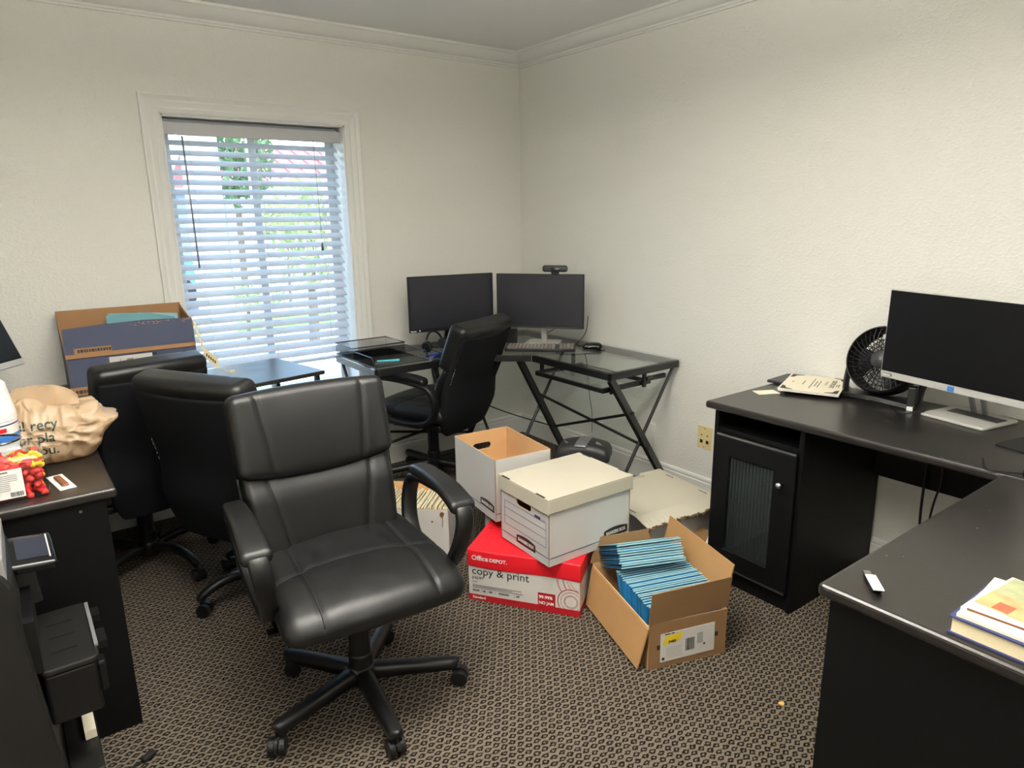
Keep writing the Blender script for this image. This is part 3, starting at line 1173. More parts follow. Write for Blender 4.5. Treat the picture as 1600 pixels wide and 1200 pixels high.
b.build('side_panel', 'black_panel', t, W)
for y0, y1 in ((-2.047, -2.030), (-2.408, -2.390)):
    b = B(); b.box(-0.600, -0.015, y0, y1, 0, 0.722)
    b.build('side_panel', 'black_panel', t, W, bevel=0.001)
b = B(); b.box(-0.595, -0.02, -2.390, -2.047, 0.628, 0.646)
b.build('shelf', 'black_panel', t, W)
b = B(); b.box(-0.595, -0.02, -2.390, -2.047, 0.06, 0.078)
b.build('cabinet_floor', 'black_panel', t, W)
b = B(); b.box(-0.030, -0.020, -2.390, -2.047, 0.06, 0.722)
b.build('cabinet_back', 'black_panel', t, W)
b = B(); b.box(-0.590, -0.575, -2.390, -2.047, 0.0, 0.060)
b.build('kick_plate', 'black_panel', t, W)
Md = frame((-0.601, -2.044, 0.083), (0, -1, 0), (0, 0, 1))
b = B()
hole = [(0.074, 0.077), (0.264, 0.077), (0.264, 0.462), (0.074, 0.462)]
b.plate([(0, 0), (0.350, 0), (0.350, 0.540), (0, 0.540)], [hole], 0.018, Md)
door = b.build('door', ['black_panel', 'black_panel'], t, W, bevel=0.004)
b = B()
ribs = []
N = 13
for i in range(N):
    for k in range(8):
        a = pi * k / 8
        u = 0.074 + 0.190 * (i + 0.5 - 0.5 * cos(a)) / N
        ribs.append((u, 0.006 + 0.0045 * sin(a)))
ribs.append((0.264, 0.006))
for (u0, d0), (u1, d1) in zip(ribs, ribs[1:]):
    b.poly([Md @ Vector(q) for q in ((u0, 0.077, d0), (u1, 0.077, d1), (u1, 0.462, d1), (u0, 0.462, d0))])
m_reed = mat('reeded_glass', (44, 50, 51), 0.2, spec=0.9)
m_reed.node_tree.nodes['Principled BSDF'].inputs['Alpha'].default_value = 0.8
tag(b.build('glass_panel', m_reed, door, recalc=False, smooth=True), 'reeded glass panel with vertical ribs')
for nm, u0, u1, v0, v1, d0, d1 in (('glass_trim', 0.070, 0.266, 0.072, 0.0765, 0.0175, 0.0195), ('bottom_trim', 0.03, 0.345, -0.006, 0.001, 0.014, 0.0195),
                                   ('top_trim', 0.012, 0.345, 0.5385, 0.546, 0.004, 0.016)):
    b = B(); b.box(u0, u1, v0, v1, d0, d1, Md)
    tag(b.build(nm, 'steel', door), 'thin pale metal trim strip')
b = B()
Mk = frame(Md @ Vector((0.302, 0.421, 0.018)), (0, -1, 0), (0, 0, 1))
b.lathe([(0, 0), (0.006, 0), (0.006, 0.010), (0.011, 0.014), (0.0135, 0.020), (0.010, 0.027), (0, 0.029)], Mk, 18)
tag(b.build('knob', 'chrome', door, smooth=True), 'chrome knob')
r = random.Random(5)
b = B()
for x, y, sx, sy in ((-0.628, -2.852, 0.004, 0.006), (-0.627, -2.893, 0.004, 0.011), (-0.42, -2.66, 0.003, 0.003), (-1.353, -3.036, 0.006, 0.003), (-1.33, -3.06, 0.003, 0.002),
                     (-1.06, -3.10, 0.010, 0.002), (-0.93, -3.08, 0.003, 0.003)):
    b.poly([(x + 0.6 * sx * cos(a) * r.uniform(0.4, 1), y + 0.6 * sy * sin(a) * r.uniform(0.4, 1), 0.7504) for a in [2 * pi * i / 7 for i in range(7)]])
tag(b.build('chipped_spots', 'silver_plastic', t, WL(t), recalc=False), 'small pale chips in the desktop')

# ------------------------------------------------------------------ left corner desk and small table
t = thing('corner_desk', 'black laminate desk at the left, carrying the tan bag and the clear tub', 'desk', (-2.9, -1.0, 0))
W = WL(t)
b = B(); b.box(-3.25, -2.600, -1.562, -0.585, 0.722, 0.750)
b.build('desktop', 'black_wood', t, W, bevel=0.008, seg=3)
b = B(); b.box(-3.55, -2.105, -0.584, -0.015, 0.722, 0.750)
b.build('return_top', 'black_wood', t, W, bevel=0.008, seg=3)
b = B(); b.box(-3.24, -2.628, -1.548, -1.530, 0, 0.722)
b.build('end_panel', 'black_panel', t, W, bevel=0.001)
b = B(); b.box(-3.24, -3.222, -1.530, -0.03, 0, 0.722)
b.build('modesty_panel', 'black_panel', t, W)
b = B(); b.box(-2.125, -2.108, -0.30, -0.03, 0, 0.722)
b.build('side_panel', 'black_panel', t, W)
b = B(); b.cyl((-2.690, -1.5485, 0.700), (-2.690, -1.551, 0.700), 0.004, n=12)
b.build('panel_screw', 'steel', t, W)
t = thing('small_table', 'small black table standing just below the window blind', 'table', (-1.835, -0.32, 0), radians(10))
b = B(); b.box(-0.235, 0.215, -0.235, 0.235, 0.733, 0.752)
b.build('table_top', 'black_wood', t, bevel=0.003)
for x in (-0.21, 0.19):
    for y in (-0.20, 0.20):
        b = B(); b.box(x - 0.010, x + 0.010, y - 0.010, y + 0.010, 0, 0.733)
        b.build('leg', 'black_metal', t)

# ------------------------------------------------------------------ glass corner desk
t = thing('glass_desk', 'tempered glass corner desk on black Z shaped metal legs', 'desk', (-0.6, -0.6, 0))
W = WL(t)
GZ = 0.722
b = B(); b.box(-0.520, -0.004, -1.362, -0.748, GZ, GZ + 0.008)
b.build('glass_top', 'glass_desk', t, W)
b = B(); b.box(-1.345, -0.752, -0.562, -0.045, GZ, GZ + 0.008)
b.build('glass_top', 'glass_desk', t, W)
b = B()
b.prism([(-0.748, -0.045), (-0.748, -0.562), (-0.520, -0.746), (-0.004, -0.746), (-0.004, -0.045)], GZ, GZ + 0.008)
b.build('corner_glass', 'glass_desk', t, W)
b = B()
z0, z1 = GZ - 0.034, GZ - 0.001
for p0, p1 in (((-0.505, -1.350), (-0.505, -0.765)), ((-0.020, -1.350), (-0.020, -0.07)), ((-0.505, -1.350), (-0.020, -1.350)),
               ((-1.330, -0.547), (-0.765, -0.547)), ((-1.330, -0.062), (-0.03, -0.062)), ((-1.330, -0.547), (-1.330, -0.062)),
               ((-0.752, -0.552), (-0.510, -0.752))):
    b.bar((p0[0], p0[1], (z0 + z1) / 2), (p1[0], p1[1], (z0 + z1) / 2), 0.024, z1 - z0)
b.build('top_frame', 'black_metal', t, W, bevel=0.001)


def xleg(a, bq, c, d, rod=0.0085):
    bb = B(); bb.bar(a, bq, 0.022, 0.040, (0.3, 0.2, 1)); bb.build('leg', 'black_metal', t, W, bevel=0.001)
    bb = B(); bb.cyl(c, d, rod, n=12); bb.build('brace_leg', 'black_metal', t, W)
xleg((-0.500, -1.350, GZ - 0.03), (-0.030, -1.350, 0.0), (-0.035, -1.338, GZ - 0.03), (-0.487, -1.338, 0.0))
xleg((-0.545, -0.690, GZ - 0.03), (-0.130, -0.640, 0.0), (-0.195, -0.655, GZ - 0.03), (-0.600, -0.640, 0.0))
xleg((-1.328, -0.540, GZ - 0.03), (-1.328, -0.075, 0.0), (-1.316, -0.080, GZ - 0.03), (-1.316, -0.530, 0.0))
xleg((-0.625, -0.610, GZ - 0.03), (-0.565, -0.100, 0.0), (-0.590, -0.120, GZ - 0.03), (-0.570, -0.560, 0.0))
for p0, p1 in (((-0.405, -0.673, 0.475), (-0.232, -1.350, 0.292)), ((-0.270, -0.657, 0.245), (-0.357, -1.350, 0.495)),
               ((-1.328, -0.305, 0.34), (-0.585, -0.215, 0.165)), ((-1.328, -0.185, 0.165), (-0.59, -0.35, 0.34))):
    b = B(); b.cyl(p0, p1, 0.0075, n=12)
    d = (Vector(p1) - Vector(p0)).normalized()
    b.cyl(Vector(p0) - d * 0.02, Vector(p0) - d * 0.008, 0.010, n=10)
    b.cyl(Vector(p1) + d * 0.008, Vector(p1) + d * 0.02, 0.010, n=10)
    b.build('cross_brace', 'black_metal', t, W)
b = B()
b.box(-0.490, -0.475, -1.275, -0.765, 0.608, 0.628)
b.box(-0.490, -0.150, -1.290, -1.275, 0.608, 0.632)
b.box(-0.490, -0.150, -0.775, -0.760, 0.608, 0.632)
b.box(-0.165, -0.150, -1.275, -0.775, 0.608, 0.628)
tr = b.build('keyboard_tray', 'black_metal', t, W)
b = B(); b.box(-0.475, -0.165, -1.275, -0.775, 0.620, 0.626)
b.build('tray_glass', 'glass_desk', tr)
for y in (-1.300, -0.757):
    for x in (-0.44, -0.21):
        b = B(); b.box(x - 0.010, x + 0.010, y - 0.006, y + 0.006, 0.600, GZ - 0.03)
        b.build('hanger', 'black_metal', tr)
b = B(); b.box(-0.20, -0.06, -1.312, -1.296, 0.630, 0.652)
b.build('slide_rail', 'black_metal', tr)


# ------------------------------------------------------------------ monitors
def monitor(label, base, th, w, h, zc, yc, tilt, roll, body, scr, bez, chin, stand, group=None):
    """Screen faces local -y; base on the desk at the origin, panel centre at (0, yc, zc)."""
    t = thing('monitor', label, 'monitor', base, th, group)
    Mp = Matrix.Translation((0, yc, zc)) @ Matrix.Rotation(roll, 4, 'Y') @ Matrix.Rotation(-tilt, 4, 'X')
    b = B(); b.box(-w / 2, w / 2, 0, 0.016, -h / 2, h / 2, Mp)
    b.box(-w * 0.32, w * 0.32, 0.016, 0.042, -h * 0.32, h * 0.30, Mp)
    pn = b.build('housing', body, t, bevel=0.003)
    b = B(); b.box(-w / 2 + bez, w / 2 - bez, -0.0015, 0.004, -h / 2 + chin, h / 2 - bez, Mp)
    b.build('screen', scr, t)
    if stand == 'slab':
        b = B()
        b.prism(rrect(-0.11, 0.11, -0.10, 0.10, 0.012), 0.0, 0.010)
        b.build('stand_base', 'silver_plastic', t, bevel=0.003)
        b = B(); b.box(-0.075, 0.095, 0.0, 0.055, 0.0102, 0.0125)
        b.build('base_recess', 'grey_plastic', t)
        for x in (-0.018, 0.022):
            b = B(); b.bar((x, 0.06, 0.010), (x, min(yc + 0.045, 0.10), zc), 0.014, 0.010, (0, 1, 0))
            b.build('stand_arm', 'silver_grey', t)
    else:
        b = B()
        b.prism(rrect(-0.10, 0.10, -0.075, 0.075, 0.03), 0, 0.010)
        b.build('stand_base', stand, t, bevel=0.003)
        b = B(); b.bar((0, 0.02, 0.01), (0, yc + 0.05, zc), 0.030, 0.018, (0, 1, 0))
        b.build('stand_neck', stand, t)
    return t, Mp


GM = 'computer monitors'
DT = GZ + 0.008


def mon_at(cx, cy, th, back):
    return (cx + back * -sin(th), cy + back * cos(th))


th = radians(-11.0)
bx, by = mon_at(-0.728, -0.305, th, 0.085)
mL, MpL = monitor('black monitor nearest the window on the glass corner desk', (bx, by, DT), th, 0.513, 0.312, 0.985 - DT, -0.085, 0.0, 0, 'plastic', 'screen_ag', 0.008, 0.020, 'plastic', GM)
text('brand_mark', 'lenovo', 0.012, 'white_ink', MpL @ frame((-0.250, -0.001, -0.151), (1, 0, 0), (0, 0, 1)), mL, bold=0.0006)
b = B(); b.box(-0.200, -0.194, -0.0015, 0, -0.151, -0.141, MpL); b.build('power_sticker', 'white_ink', mL)
th = radians(-53.2)
bx, by = mon_at(-0.336, -0.609, th, 0.10)
mR, MpR = monitor('black monitor with a webcam on top, at the corner of the glass desk', (bx, by, DT), th, 0.509, 0.306, 0.987 - DT, -0.10, 0.0, 0, 'plastic', 'screen_ag', 0.006, 0.014, 'silver_plastic', GM)
b = B(); b.box(-0.245, 0.245, -0.002, 0.0, -0.154, -0.143, MpR); b.build('chin_strip', 'grey_plastic', mR)
th = radians(-101.5)
bx, by = mon_at(-0.243, -2.716, th, 0.105)
mD, MpD = monitor('wide monitor with a silver bottom edge on the right desk beside the fan', (bx, by, 0.7505), th, 0.545, 0.325, 1.018 - 0.75, -0.105, 0.0, radians(0.6), 'silver_plastic', 'screen', 0.004, 0.026, 'slab', GM)
b = B(); b.box(-0.018, 0.004, -0.0022, -0.0005, -0.158, -0.141, MpD); b.build('energy_sticker', 'sky_label', mD)
b = B(); b.box(-0.262, -0.226, -0.0015, 0, -0.154, -0.144, MpD); lb = b.build('brand_badge', 'ink_grey', mD)
text('brand_mark', 'lenovo', 0.010, 'white_ink', MpD @ frame((-0.260, -0.002, -0.1525), (1, 0, 0), (0, 0, 1)), lb, bold=0.0005)
b = B()
for x, w in ((-0.20, 0.03), (-0.16, 0.012), (-0.14, 0.04), (-0.09, 0.03), (-0.05, 0.02)):
    b.box(x, x + w, -0.0008, 0, -0.152, -0.147, MpD)
b.build('faint_print', 'silver_plastic', mD)
th = radians(50.7)
# monitor at the far left edge, tilted back
rx, ry = cos(th), sin(th)
cx, cy = -2.737 - 0.265 * rx, -0.400 - 0.265 * ry
bx, by = mon_at(cx, cy, th, 0.12)
m4, Mp4 = monitor('tilted monitor with a grey bottom edge, cut off by the left edge of the photo', (bx, by, 0.7505), th, 0.53, 0.33, 0.928 - 0.75 + 0.154, -0.06, radians(21), 0, 'silver_plastic', 'screen', 0.004, 0.024, 'plastic', GM)

# webcam
th = radians(-53.2)
wc = mR.matrix_basis @ (MpR @ Vector((0.090, 0.006, 0.153)))
t = thing('webcam', 'dark grey webcam clipped on top of the corner monitor', 'webcam', wc, th)
b = B(); b.rbox(0.072, 0.015, 0.0185, 0.014, (6, 2, 2), 3, Matrix.Translation((0, -0.006, 0.030))); b.build('camera_body', 'grey_plastic', t, smooth=True)
b = B(); b.cyl((-0.010, -0.0205, 0.030), (-0.010, -0.023, 0.030), 0.010, n=18); b.build('lens', 'plastic_gloss', t)
b = B(); b.box(-0.022, 0.022, -0.008, 0.004, -0.0002, 0.018); b.box(-0.018, 0.018, -0.0105, -0.0085, -0.008, 0.004); b.build('clip', 'plastic', t, bevel=0.001)
text('resolution_mark', '1080P', 0.008, 'paper_grey', frame((0.006, -0.0215, 0.027), (1, 0, 0), (0, 0, 1)), t)

# keyboard, mouse
t = thing('keyboard', 'black keyboard with pale keys in front of the corner monitor', 'keyboard', (-0.395, -0.690, DT), radians(-51.2 + 8))
b = B(); b.prism(rrect(-0.195, 0.195, -0.075, 0.075, 0.012), 0.0, 0.016); b.build('case', 'plastic', t, bevel=0.002)
b = B()
for r_ in range(5):
    for c_ in range(18):
        if c_ == 13:
            continue
        x = -0.182 + c_ * 0.0206
        b.box(x, x + 0.0165, -0.062 + r_ * 0.0255, -0.062 + r_ * 0.0255 + 0.019, 0.016, 0.023)
b.build('keys', mat('grey_keycap', (126, 120, 114), 0.5), t, bevel=0.001)


def mouse(name, label, x, y, z, a, m2):
    t = thing(name, label, 'mouse', (x, y, z), a)

    def df(p):
        x, y, z = p
        return x * (1 - 0.12 * abs(y) / 0.055), y, (z + 0.016) * (1 - 0.35 * max(0, y / 0.055) ** 2 - 0.15 * max(0, -y / 0.055) ** 2) - 0.016
    b = B(); b.rbox(0.031, 0.055, 0.017, 0.015, (5, 8, 2), 4, Matrix.Translation((0, 0, 0.0171)), df); b.build('shell', 'plastic_gloss', t, smooth=True)
    b = B(); b.tube([(-0.0285, 0.03, 0.014), (-0.0315, 0, 0.018), (-0.0275, -0.035, 0.014)], 0.003, 6, sub=4); b.build('side_stripe', m2, t, smooth=True)
    b = B(); b.cyl((-0.003, 0.030, 0.026), (0.003, 0.030, 0.026), 0.007, n=14); b.build('scroll_wheel', 'grey_plastic', t)
    return t
mouse('computer_mouse', 'black computer mouse with a silver stripe on the glass desk', -0.165, -0.862, DT, radians(60), 'silver_grey')
mouse('computer_mouse', 'black mouse at the right edge of the photo on the corner desk seam', -0.585, -3.075, 0.7505, radians(95), 'silver_grey')
t = thing('mouse_pad', 'thin black mouse pad at the right edge of the corner desk', 'mouse pad', (-0.29, -3.02, 0.7505), radians(-12))
b = B(); b.prism(rrect(-0.115, 0.115, -0.10, 0.10, 0.012), 0, 0.004); b.build('pad', 'rubber', t)


def cable(label, pts, r=0.0028, sub=8, m='cable', name='cable'):
    b = B(); b.tube(pts, r, 6, sub=sub)
    return tag(b.build(name, m, smooth=True), label, 'cable')


cable('thin mouse cable looping over the right glass top', [(-0.19, -0.84, DT + 0.012), (-0.20, -0.74, DT + 0.003), (-0.33, -0.75, DT + 0.003), (-0.40, -0.84, DT + 0.003), (-0.36, -0.93, DT + 0.003), (-0.24, -0.97, DT + 0.003), (-0.14, -0.94, DT + 0.003)], 0.0018)
cable('black power cord sagging from behind the desk chair down to the glass desk leg', [(-0.70, -0.05, 0.50), (-0.52, -0.10, 0.36), (-0.36, -0.30, 0.27), (-0.255, -0.60, 0.235)], 0.004)
cable('thin black wire hanging from the glass top down to the shredder', [(-0.30, -0.95, DT + 0.004), (-0.285, -0.955, 0.67), (-0.27, -0.96, 0.50), (-0.255, -0.965, 0.40), (-0.262, -0.975, 0.285)], 0.0016)
cable('black wire dropping behind the corner monitor', [(-0.12, -0.50, 0.92), (-0.15, -0.54, 0.82), (-0.19, -0.50, 0.775), (-0.16, -0.42, DT + 0.004)], 0.0022)
cable('black wire curling below the right half of the corner monitor', [(-0.12, -0.78, 0.90), (-0.10, -0.74, 0.80), (-0.13, -0.70, DT + 0.004), (-0.22, -0.74, DT + 0.004)], 0.0022)
cable('pair of black wires trailing under the monitor nearest the window', [(-0.66, -0.24, 0.86), (-0.62, -0.26, 0.80), (-0.70, -0.30, DT + 0.004), (-0.60, -0.36, DT + 0.004)], 0.0024)

# small dark speaker between the two stands
t = thing('desk_speaker', 'small black speaker standing behind the keyboard', 'speaker', (-0.385, -0.395, DT), radians(-40))
b = B(); b.box(-0.04, 0.04, -0.035, 0.035, 0, 0.085); b.build('cabinet', 'plastic', t, bevel=0.005)
b = B(); b.cyl((0, -0.0352, 0.045), (0, -0.037, 0.045), 0.028, n=20); b.build('driver_cone', 'rubber', t)

# headset beside the window-side monitor
t = thing('headset', 'black headset lying under the monitor nearest the window', 'headset', (-0.86, -0.37, DT), radians(20))
b = B(); b.tube([(0.07 * cos(a), 0.03 + 0.045 * sin(a) * 0.4, 0.035 + 0.075 * sin(a)) for a in [pi * i / 14 for i in range(15)]], 0.006, 8)
b.build('headband', 'plastic', t, smooth=True)
for s in (-1, 1):
    b = B(); b.cyl((s * 0.058, 0.03, 0.034), (s * 0.082, 0.03, 0.034), 0.032, n=22); b.build('ear_cup', 'plastic', t, bevel=0.006)
b = B(); b.tube([(-0.078, 0.02, 0.03), (-0.07, -0.06, 0.012), (-0.03, -0.09, 0.010)], 0.003, 8, sub=5); b.build('microphone_boom', 'plastic', t)


# ------------------------------------------------------------------ mesh trays and pens on the left wing
def mesh_tray(label, x0, x1, y0, y1, h, open_front):
    t = thing('mesh_tray', label, 'tray', ((x0 + x1) / 2, (y0 + y1) / 2, DT), 0, 'wire mesh letter trays')
    a, c = (x1 - x0) / 2, (y1 - y0) / 2
    b = B(); b.box(-a, a, -c, c, 0.001, 0.003)
    b.box(-a, -a + 0.002, -c, c, 0.003, h); b.box(a - 0.002, a, -c, c, 0.003, h); b.box(-a, a, c - 0.002, c, 0.003, h)
    if not open_front:
        b.box(-a, a, -c, -c + 0.002, 0.003, h)
    b.build('mesh_panels', 'mesh', t)
    b = B()
    b.tube([(-a, -c, h), (a, -c, h), (a, c, h), (-a, c, h)] if not open_front else [(-a, -c, 0.012), (-a, -c + 0.03, h), (-a, c, h), (a, c, h), (a, -c + 0.03, h), (a, -c, 0.012)], 0.003, 8, closed=not open_front)
    b.tube([(-a, -c, 0.002), (a, -c, 0.002), (a, c, 0.002), (-a, c, 0.002)], 0.002, 6, closed=True)
    b.build('wire_rim', 'black_metal', t)
    return t
mesh_tray('black wire mesh letter tray at the window end of the glass desk', -1.335, -1.03, -0.285, -0.055, 0.062, False)
mesh_tray('black wire mesh letter tray holding the pens at the front edge of the glass desk', -1.335, -1.03, -0.545, -0.295, 0.048, True)


def pen(name, label, p0, p1, m, r=0.005):
    p0, p1 = Vector(p0), Vector(p1)
    t = thing(name, label, 'pen', p0)
    d = p1 - p0
    b = B(); b.cyl((0, 0, 0), d * 0.62, r, n=12); b.build('barrel', m, t)
    b = B(); b.cyl(d * 0.62, d, r * 1.12, n=12); b.build('cap', m, t)
    b = B(); b.cyl(d * -0.06, (0, 0, 0), r * 0.35, r * 0.9, n=10); b.build('tip', 'grey_plastic', t)
pen('marker_pen', 'teal marker pen lying in the front mesh tray', (-1.27, -0.43, DT + 0.009), (-1.165, -0.475, DT + 0.009), 'teal', 0.0058)
pen('ballpoint_pen', 'dark pen lying beside the teal marker', (-1.30, -0.48, DT + 0.0085), (-1.225, -0.522, DT + 0.0085), 'grey_plastic', 0.0045)
pen('ballpoint_pen', 'translucent blue pen between the mesh tray and the desk chair', (-1.00, -0.47, DT + 0.006), (-0.88, -0.43, DT + 0.006), 'blue_plastic', 0.0055)
t = thing('crumpled_sheet', 'crumpled sheet of clear wrap at the right end of the front mesh tray', 'wrap', (-0.985, -0.38, DT))
r = random.Random(4)
b = B()
G = [[b.v((-0.035 + 0.0117 * i, -0.10 + 0.03 * j, 0.004 + r.uniform(0, 0.02))) for j in range(8)] for i in range(7)]
for i in range(6):
    for j in range(7):
        b.face([G[i][j], G[i + 1][j], G[i + 1][j + 1], G[i][j + 1]])
b.build('film', 'clear', t, recalc=False)

# ------------------------------------------------------------------ right desk: fan, papers, little things
t = thing('desk_fan', 'black round desk fan behind the right desk monitor', 'fan', (-0.115, -2.425, 0.7505))
FD = Vector((-0.93, -0.12, 0.30)).normalized()
Mf = frame((0.0, 0.0, 0.152), (0, -1, 0), None, FD)
R = 0.128
b = B()
b.lathe([(R - 0.006, 0.045), (R, 0.040), (R + 0.003, 0.02), (R, -0.035), (R - 0.014, -0.05), (R - 0.018, -0.045), (R - 0.008, -0.03), (R - 0.010, 0.035), (R - 0.006, 0.045)], Mf, 48)
b.build('fan_ring', 'plastic', t, smooth=True)
b = B()
for i in range(36):
    a = 2 * pi * i / 36
    p = [Mf @ Vector((rr * cos(a + 0.5 * (1 - rr / R)), rr * sin(a + 0.5 * (1 - rr / R)), 0.036 + 0.012 * (1 - (rr / R) ** 2))) for rr in (R - 0.006, 0.09, 0.06, 0.030)]
    b.tube(p, 0.0016, 5)
for rr in (0.045, 0.075, 0.10):
    b.tube([Mf @ Vector((rr * cos(a), rr * sin(a), 0.036 + 0.012 * (1 - (rr / R) ** 2))) for a in [2 * pi * i / 40 for i in range(40)]], 0.0014, 5, closed=True)
b.build('front_grille', 'plastic', t)
b = B()
for i in range(30):
    a = 2 * pi * i / 30
    b.tube([Mf @ Vector((rr * cos(a - 0.6 * (1 - rr / R)), rr * sin(a - 0.6 * (1 - rr / R)), -0.042)) for rr in (R - 0.016, 0.08, 0.035)], 0.002, 5)
for rr in (0.05, 0.065, 0.08, 0.095):
    b.tube([Mf @ Vector((rr * cos(a), rr * sin(a), -0.042)) for a in [2 * pi * i / 40 for i in range(40)]], 0.0018, 5, closed=True)
b.build('rear_grille', 'plastic', t)
b = B()
b.lathe([(0, 0.056), (0.028, 0.054), (0.034, 0.046), (0.034, 0.040), (0, 0.038)], Mf, 26)
b.build('hub_badge', 'grey_plastic', t, smooth=True)
b = B()
for i in range(3):
    a0 = 2 * pi * i / 3 + 0.4
    G = []
    for k in range(8):
        a = a0 + 1.25 * k / 7
        G.append([b.v(Mf @ Vector((rr * cos(a + 0.3 * rr / R), rr * sin(a + 0.3 * rr / R), -0.012 + 0.026 * (k / 7 - 0.5)))) for rr in (0.028, 0.055, 0.08, 0.105)])
    for P, Q in zip(G, G[1:]):
        for j in range(3):
            b.face([P[j], P[j + 1], Q[j + 1], Q[j]])
b.lathe([(0, 0.02), (0.028, 0.02), (0.03, -0.03), (0, -0.03)], Mf, 20)
b.build('fan_blades', 'plastic_gloss', t, recalc=False, smooth=True)
b = B()
for s in (-1, 1):
    pts = [(0.02, s * 0.132, 0.165), (0.015, s * 0.139, 0.11), (0.0, s * 0.139, 0.05), (-0.015, s * 0.132, 0.010)]
    b.sweep(smooth_path(pts, 4), [(-0.004, -0.02), (0.004, -0.02), (0.004, 0.02), (-0.004, 0.02)], (0, 1, 0))
b.sweep(smooth_path([(-0.03, -0.136, 0.008), (-0.045, -0.07, 0.016), (-0.05, 0, 0.020), (-0.045, 0.07, 0.016), (-0.03, 0.136, 0.008)], 4), [(-0.035, -0.008), (0.035, -0.008), (0.03, 0.008), (-0.03, 0.008)], (1, 0, 0))
b.build('cradle_base', 'plastic', t, bevel=0.002)

t = thing('notebook', 'thin black notebook partly under the certificate pad', 'notebook', (-0.105, -2.085, 0.7505), radians(3))
b = B(); b.box(-0.085, 0.085, -0.10, 0.105, 0, 0.012); b.build('cover', 'grey_plastic', t, bevel=0.003)
t = thing('certificate_pad', 'white certificate booklet with dark corner ornaments on the right desk', 'booklet', (-0.150, -2.172, 0.7630), radians(21))
b = B(); b.box(-0.150, 0.140, -0.112, 0.112, 0.0, 0.009); pd = b.build('pages', 'paper_white', t, bevel=0.001)
b = B(); b.box(-0.152, 0.142, -0.113, 0.113, 0.009, 0.0105); b.build('cover', 'cream2', t)
for sx, sy in ((-1, -1), (-1, 1), (1, -1), (1, 1)):
    b = B()
    cx, cy = -0.005 + sx * 0.140, sy * 0.106
    sx, sy = sx, sy
    b.poly([(cx, cy, 0.0108), (cx - sx * 0.062, cy, 0.0108), (cx - sx * 0.048, cy - sy * 0.014, 0.0108), (cx - sx * 0.02, cy - sy * 0.02, 0.0108), (cx - sx * 0.008, cy - sy * 0.045, 0.0108), (cx, cy - sy * 0.05, 0.0108)])
    b.build('corner_ornament', 'label_brown', t, recalc=False)
Mt = frame((0.085, -0.062, 0.0109), (-1, 0, 0), (0, -1, 0))
text('title_print', 'CERTIFICATE', 0.023, 'ink', Mt, t, bold=0.0007)
text('subtitle_print', 'OF SERVICE', 0.014, 'ink_grey', frame((0.055, -0.040, 0.0109), (-1, 0, 0), (0, -1, 0)), t)
b = B()
for i, (y, w) in enumerate(((-0.022, 0.12), (-0.010, 0.10), (0.004, 0.18), (0.036, 0.07), (0.078, 0.02), (-0.096, 0.05), (-0.088, 0.03))):
    b.box(-w / 2 - 0.005, w / 2 - 0.005, y, y + 0.004, 0.0106, 0.0109)
b.build('small_print', 'ink_grey', t)
t = thing('blank_card', 'small white card near the front corner of the right desk', 'card', (-0.352, -2.085, 0.7505), radians(62))
b = B(); b.box(-0.028, 0.028, -0.045, 0.045, 0, 0.0025); b.build('card', 'cream2', t)
t = thing('usb_stick', 'white and black USB stick near the front corner of the desk return', 'usb stick', (-1.497, -3.078, 0.7505), radians(-139))
b = B(); b.rbox(0.030, 0.0095, 0.005, 0.004, (4, 2, 1), 2, Matrix.Translation((-0.001, 0, 0.0052))); b.build('body', 'plastic', t, smooth=True)
b = B(); b.rbox(0.030, 0.0100, 0.0012, 0.001, (4, 2, 1), 2, Matrix.Translation((0.008, 0, 0.0115))); b.build('swivel_cover', 'white_plastic', t, smooth=True)
b = B(); b.box(-0.047, -0.031, -0.0065, 0.0065, 0.003, 0.0075); b.build('connector', 'steel', t)
# books at the right edge
t = thing('thick_book', 'thick cream-edged book at the right edge of the desk return', 'book', (-1.470, -3.340, 0.7505), radians(0))
b = B(); b.box(-0.075, 0.077, -0.11, 0.105, 0.003, 0.030); b.build('pages', 'cream', t)
b = B(); b.box(-0.079, 0.080, -0.113, 0.109, 0, 0.003); b.box(-0.079, 0.080, -0.113, 0.109, 0.030, 0.033); b.box(0.077, 0.080, -0.113, 0.109, 0.003, 0.030); b.build('cover', 'ink_blue', t)
zz = 0.7505 + 0.033
for i, (th_, m, lab, dx, dy, a) in enumerate(((0.006, 'cream2', 'cream magazine lying straight on the thick book', 0.002, 0.0, 1), (0.005, 'paper_white', 'white pamphlet in the middle of the stack on the thick book', 0.012, -0.004, -3),
                                             (0.004, 'brown', 'brown edged pamphlet just under the top brochure', 0.02, -0.006, 4))):
    t = thing('magazine', lab, 'magazine', (-1.472 + dx, -3.338 + dy, zz + 0.0003), radians(a), 'paper stack on the thick book')
    b = B(); b.box(-0.072, 0.078, -0.105, 0.10, 0, th_); b.build('pages', m, t)
    if m == 'brown':
        b = B(); b.box(-0.072, 0.078, -0.105, 0.10, th_, th_ + 0.0006); b.build('cover', 'cream2', t)
        th_ += 0.0006
    zz += th_ + 0.0003
t = thing('brochure', 'colourful printed brochure on top of the paper stack at the right edge', 'brochure', (-1.450, -3.348, zz + 0.0005), radians(-6))
b = B(); b.box(-0.072, 0.075, -0.10, 0.095, 0, 0.004); b.build('pages', 'cream2', t)
b = B(); b.box(-0.070, -0.005, 0.0, 0.09, 0.004, 0.0046); b.build('photo_print', mat('food_photo', (196, 160, 112), 0.5, var=0.6, vscale=34), t)
b = B(); b.box(-0.066, -0.035, 0.040, 0.065, 0.0046, 0.005); b.build('red_print', mat('muted_red_print', (178, 92, 66), 0.6, var=0.3, vscale=40), t)
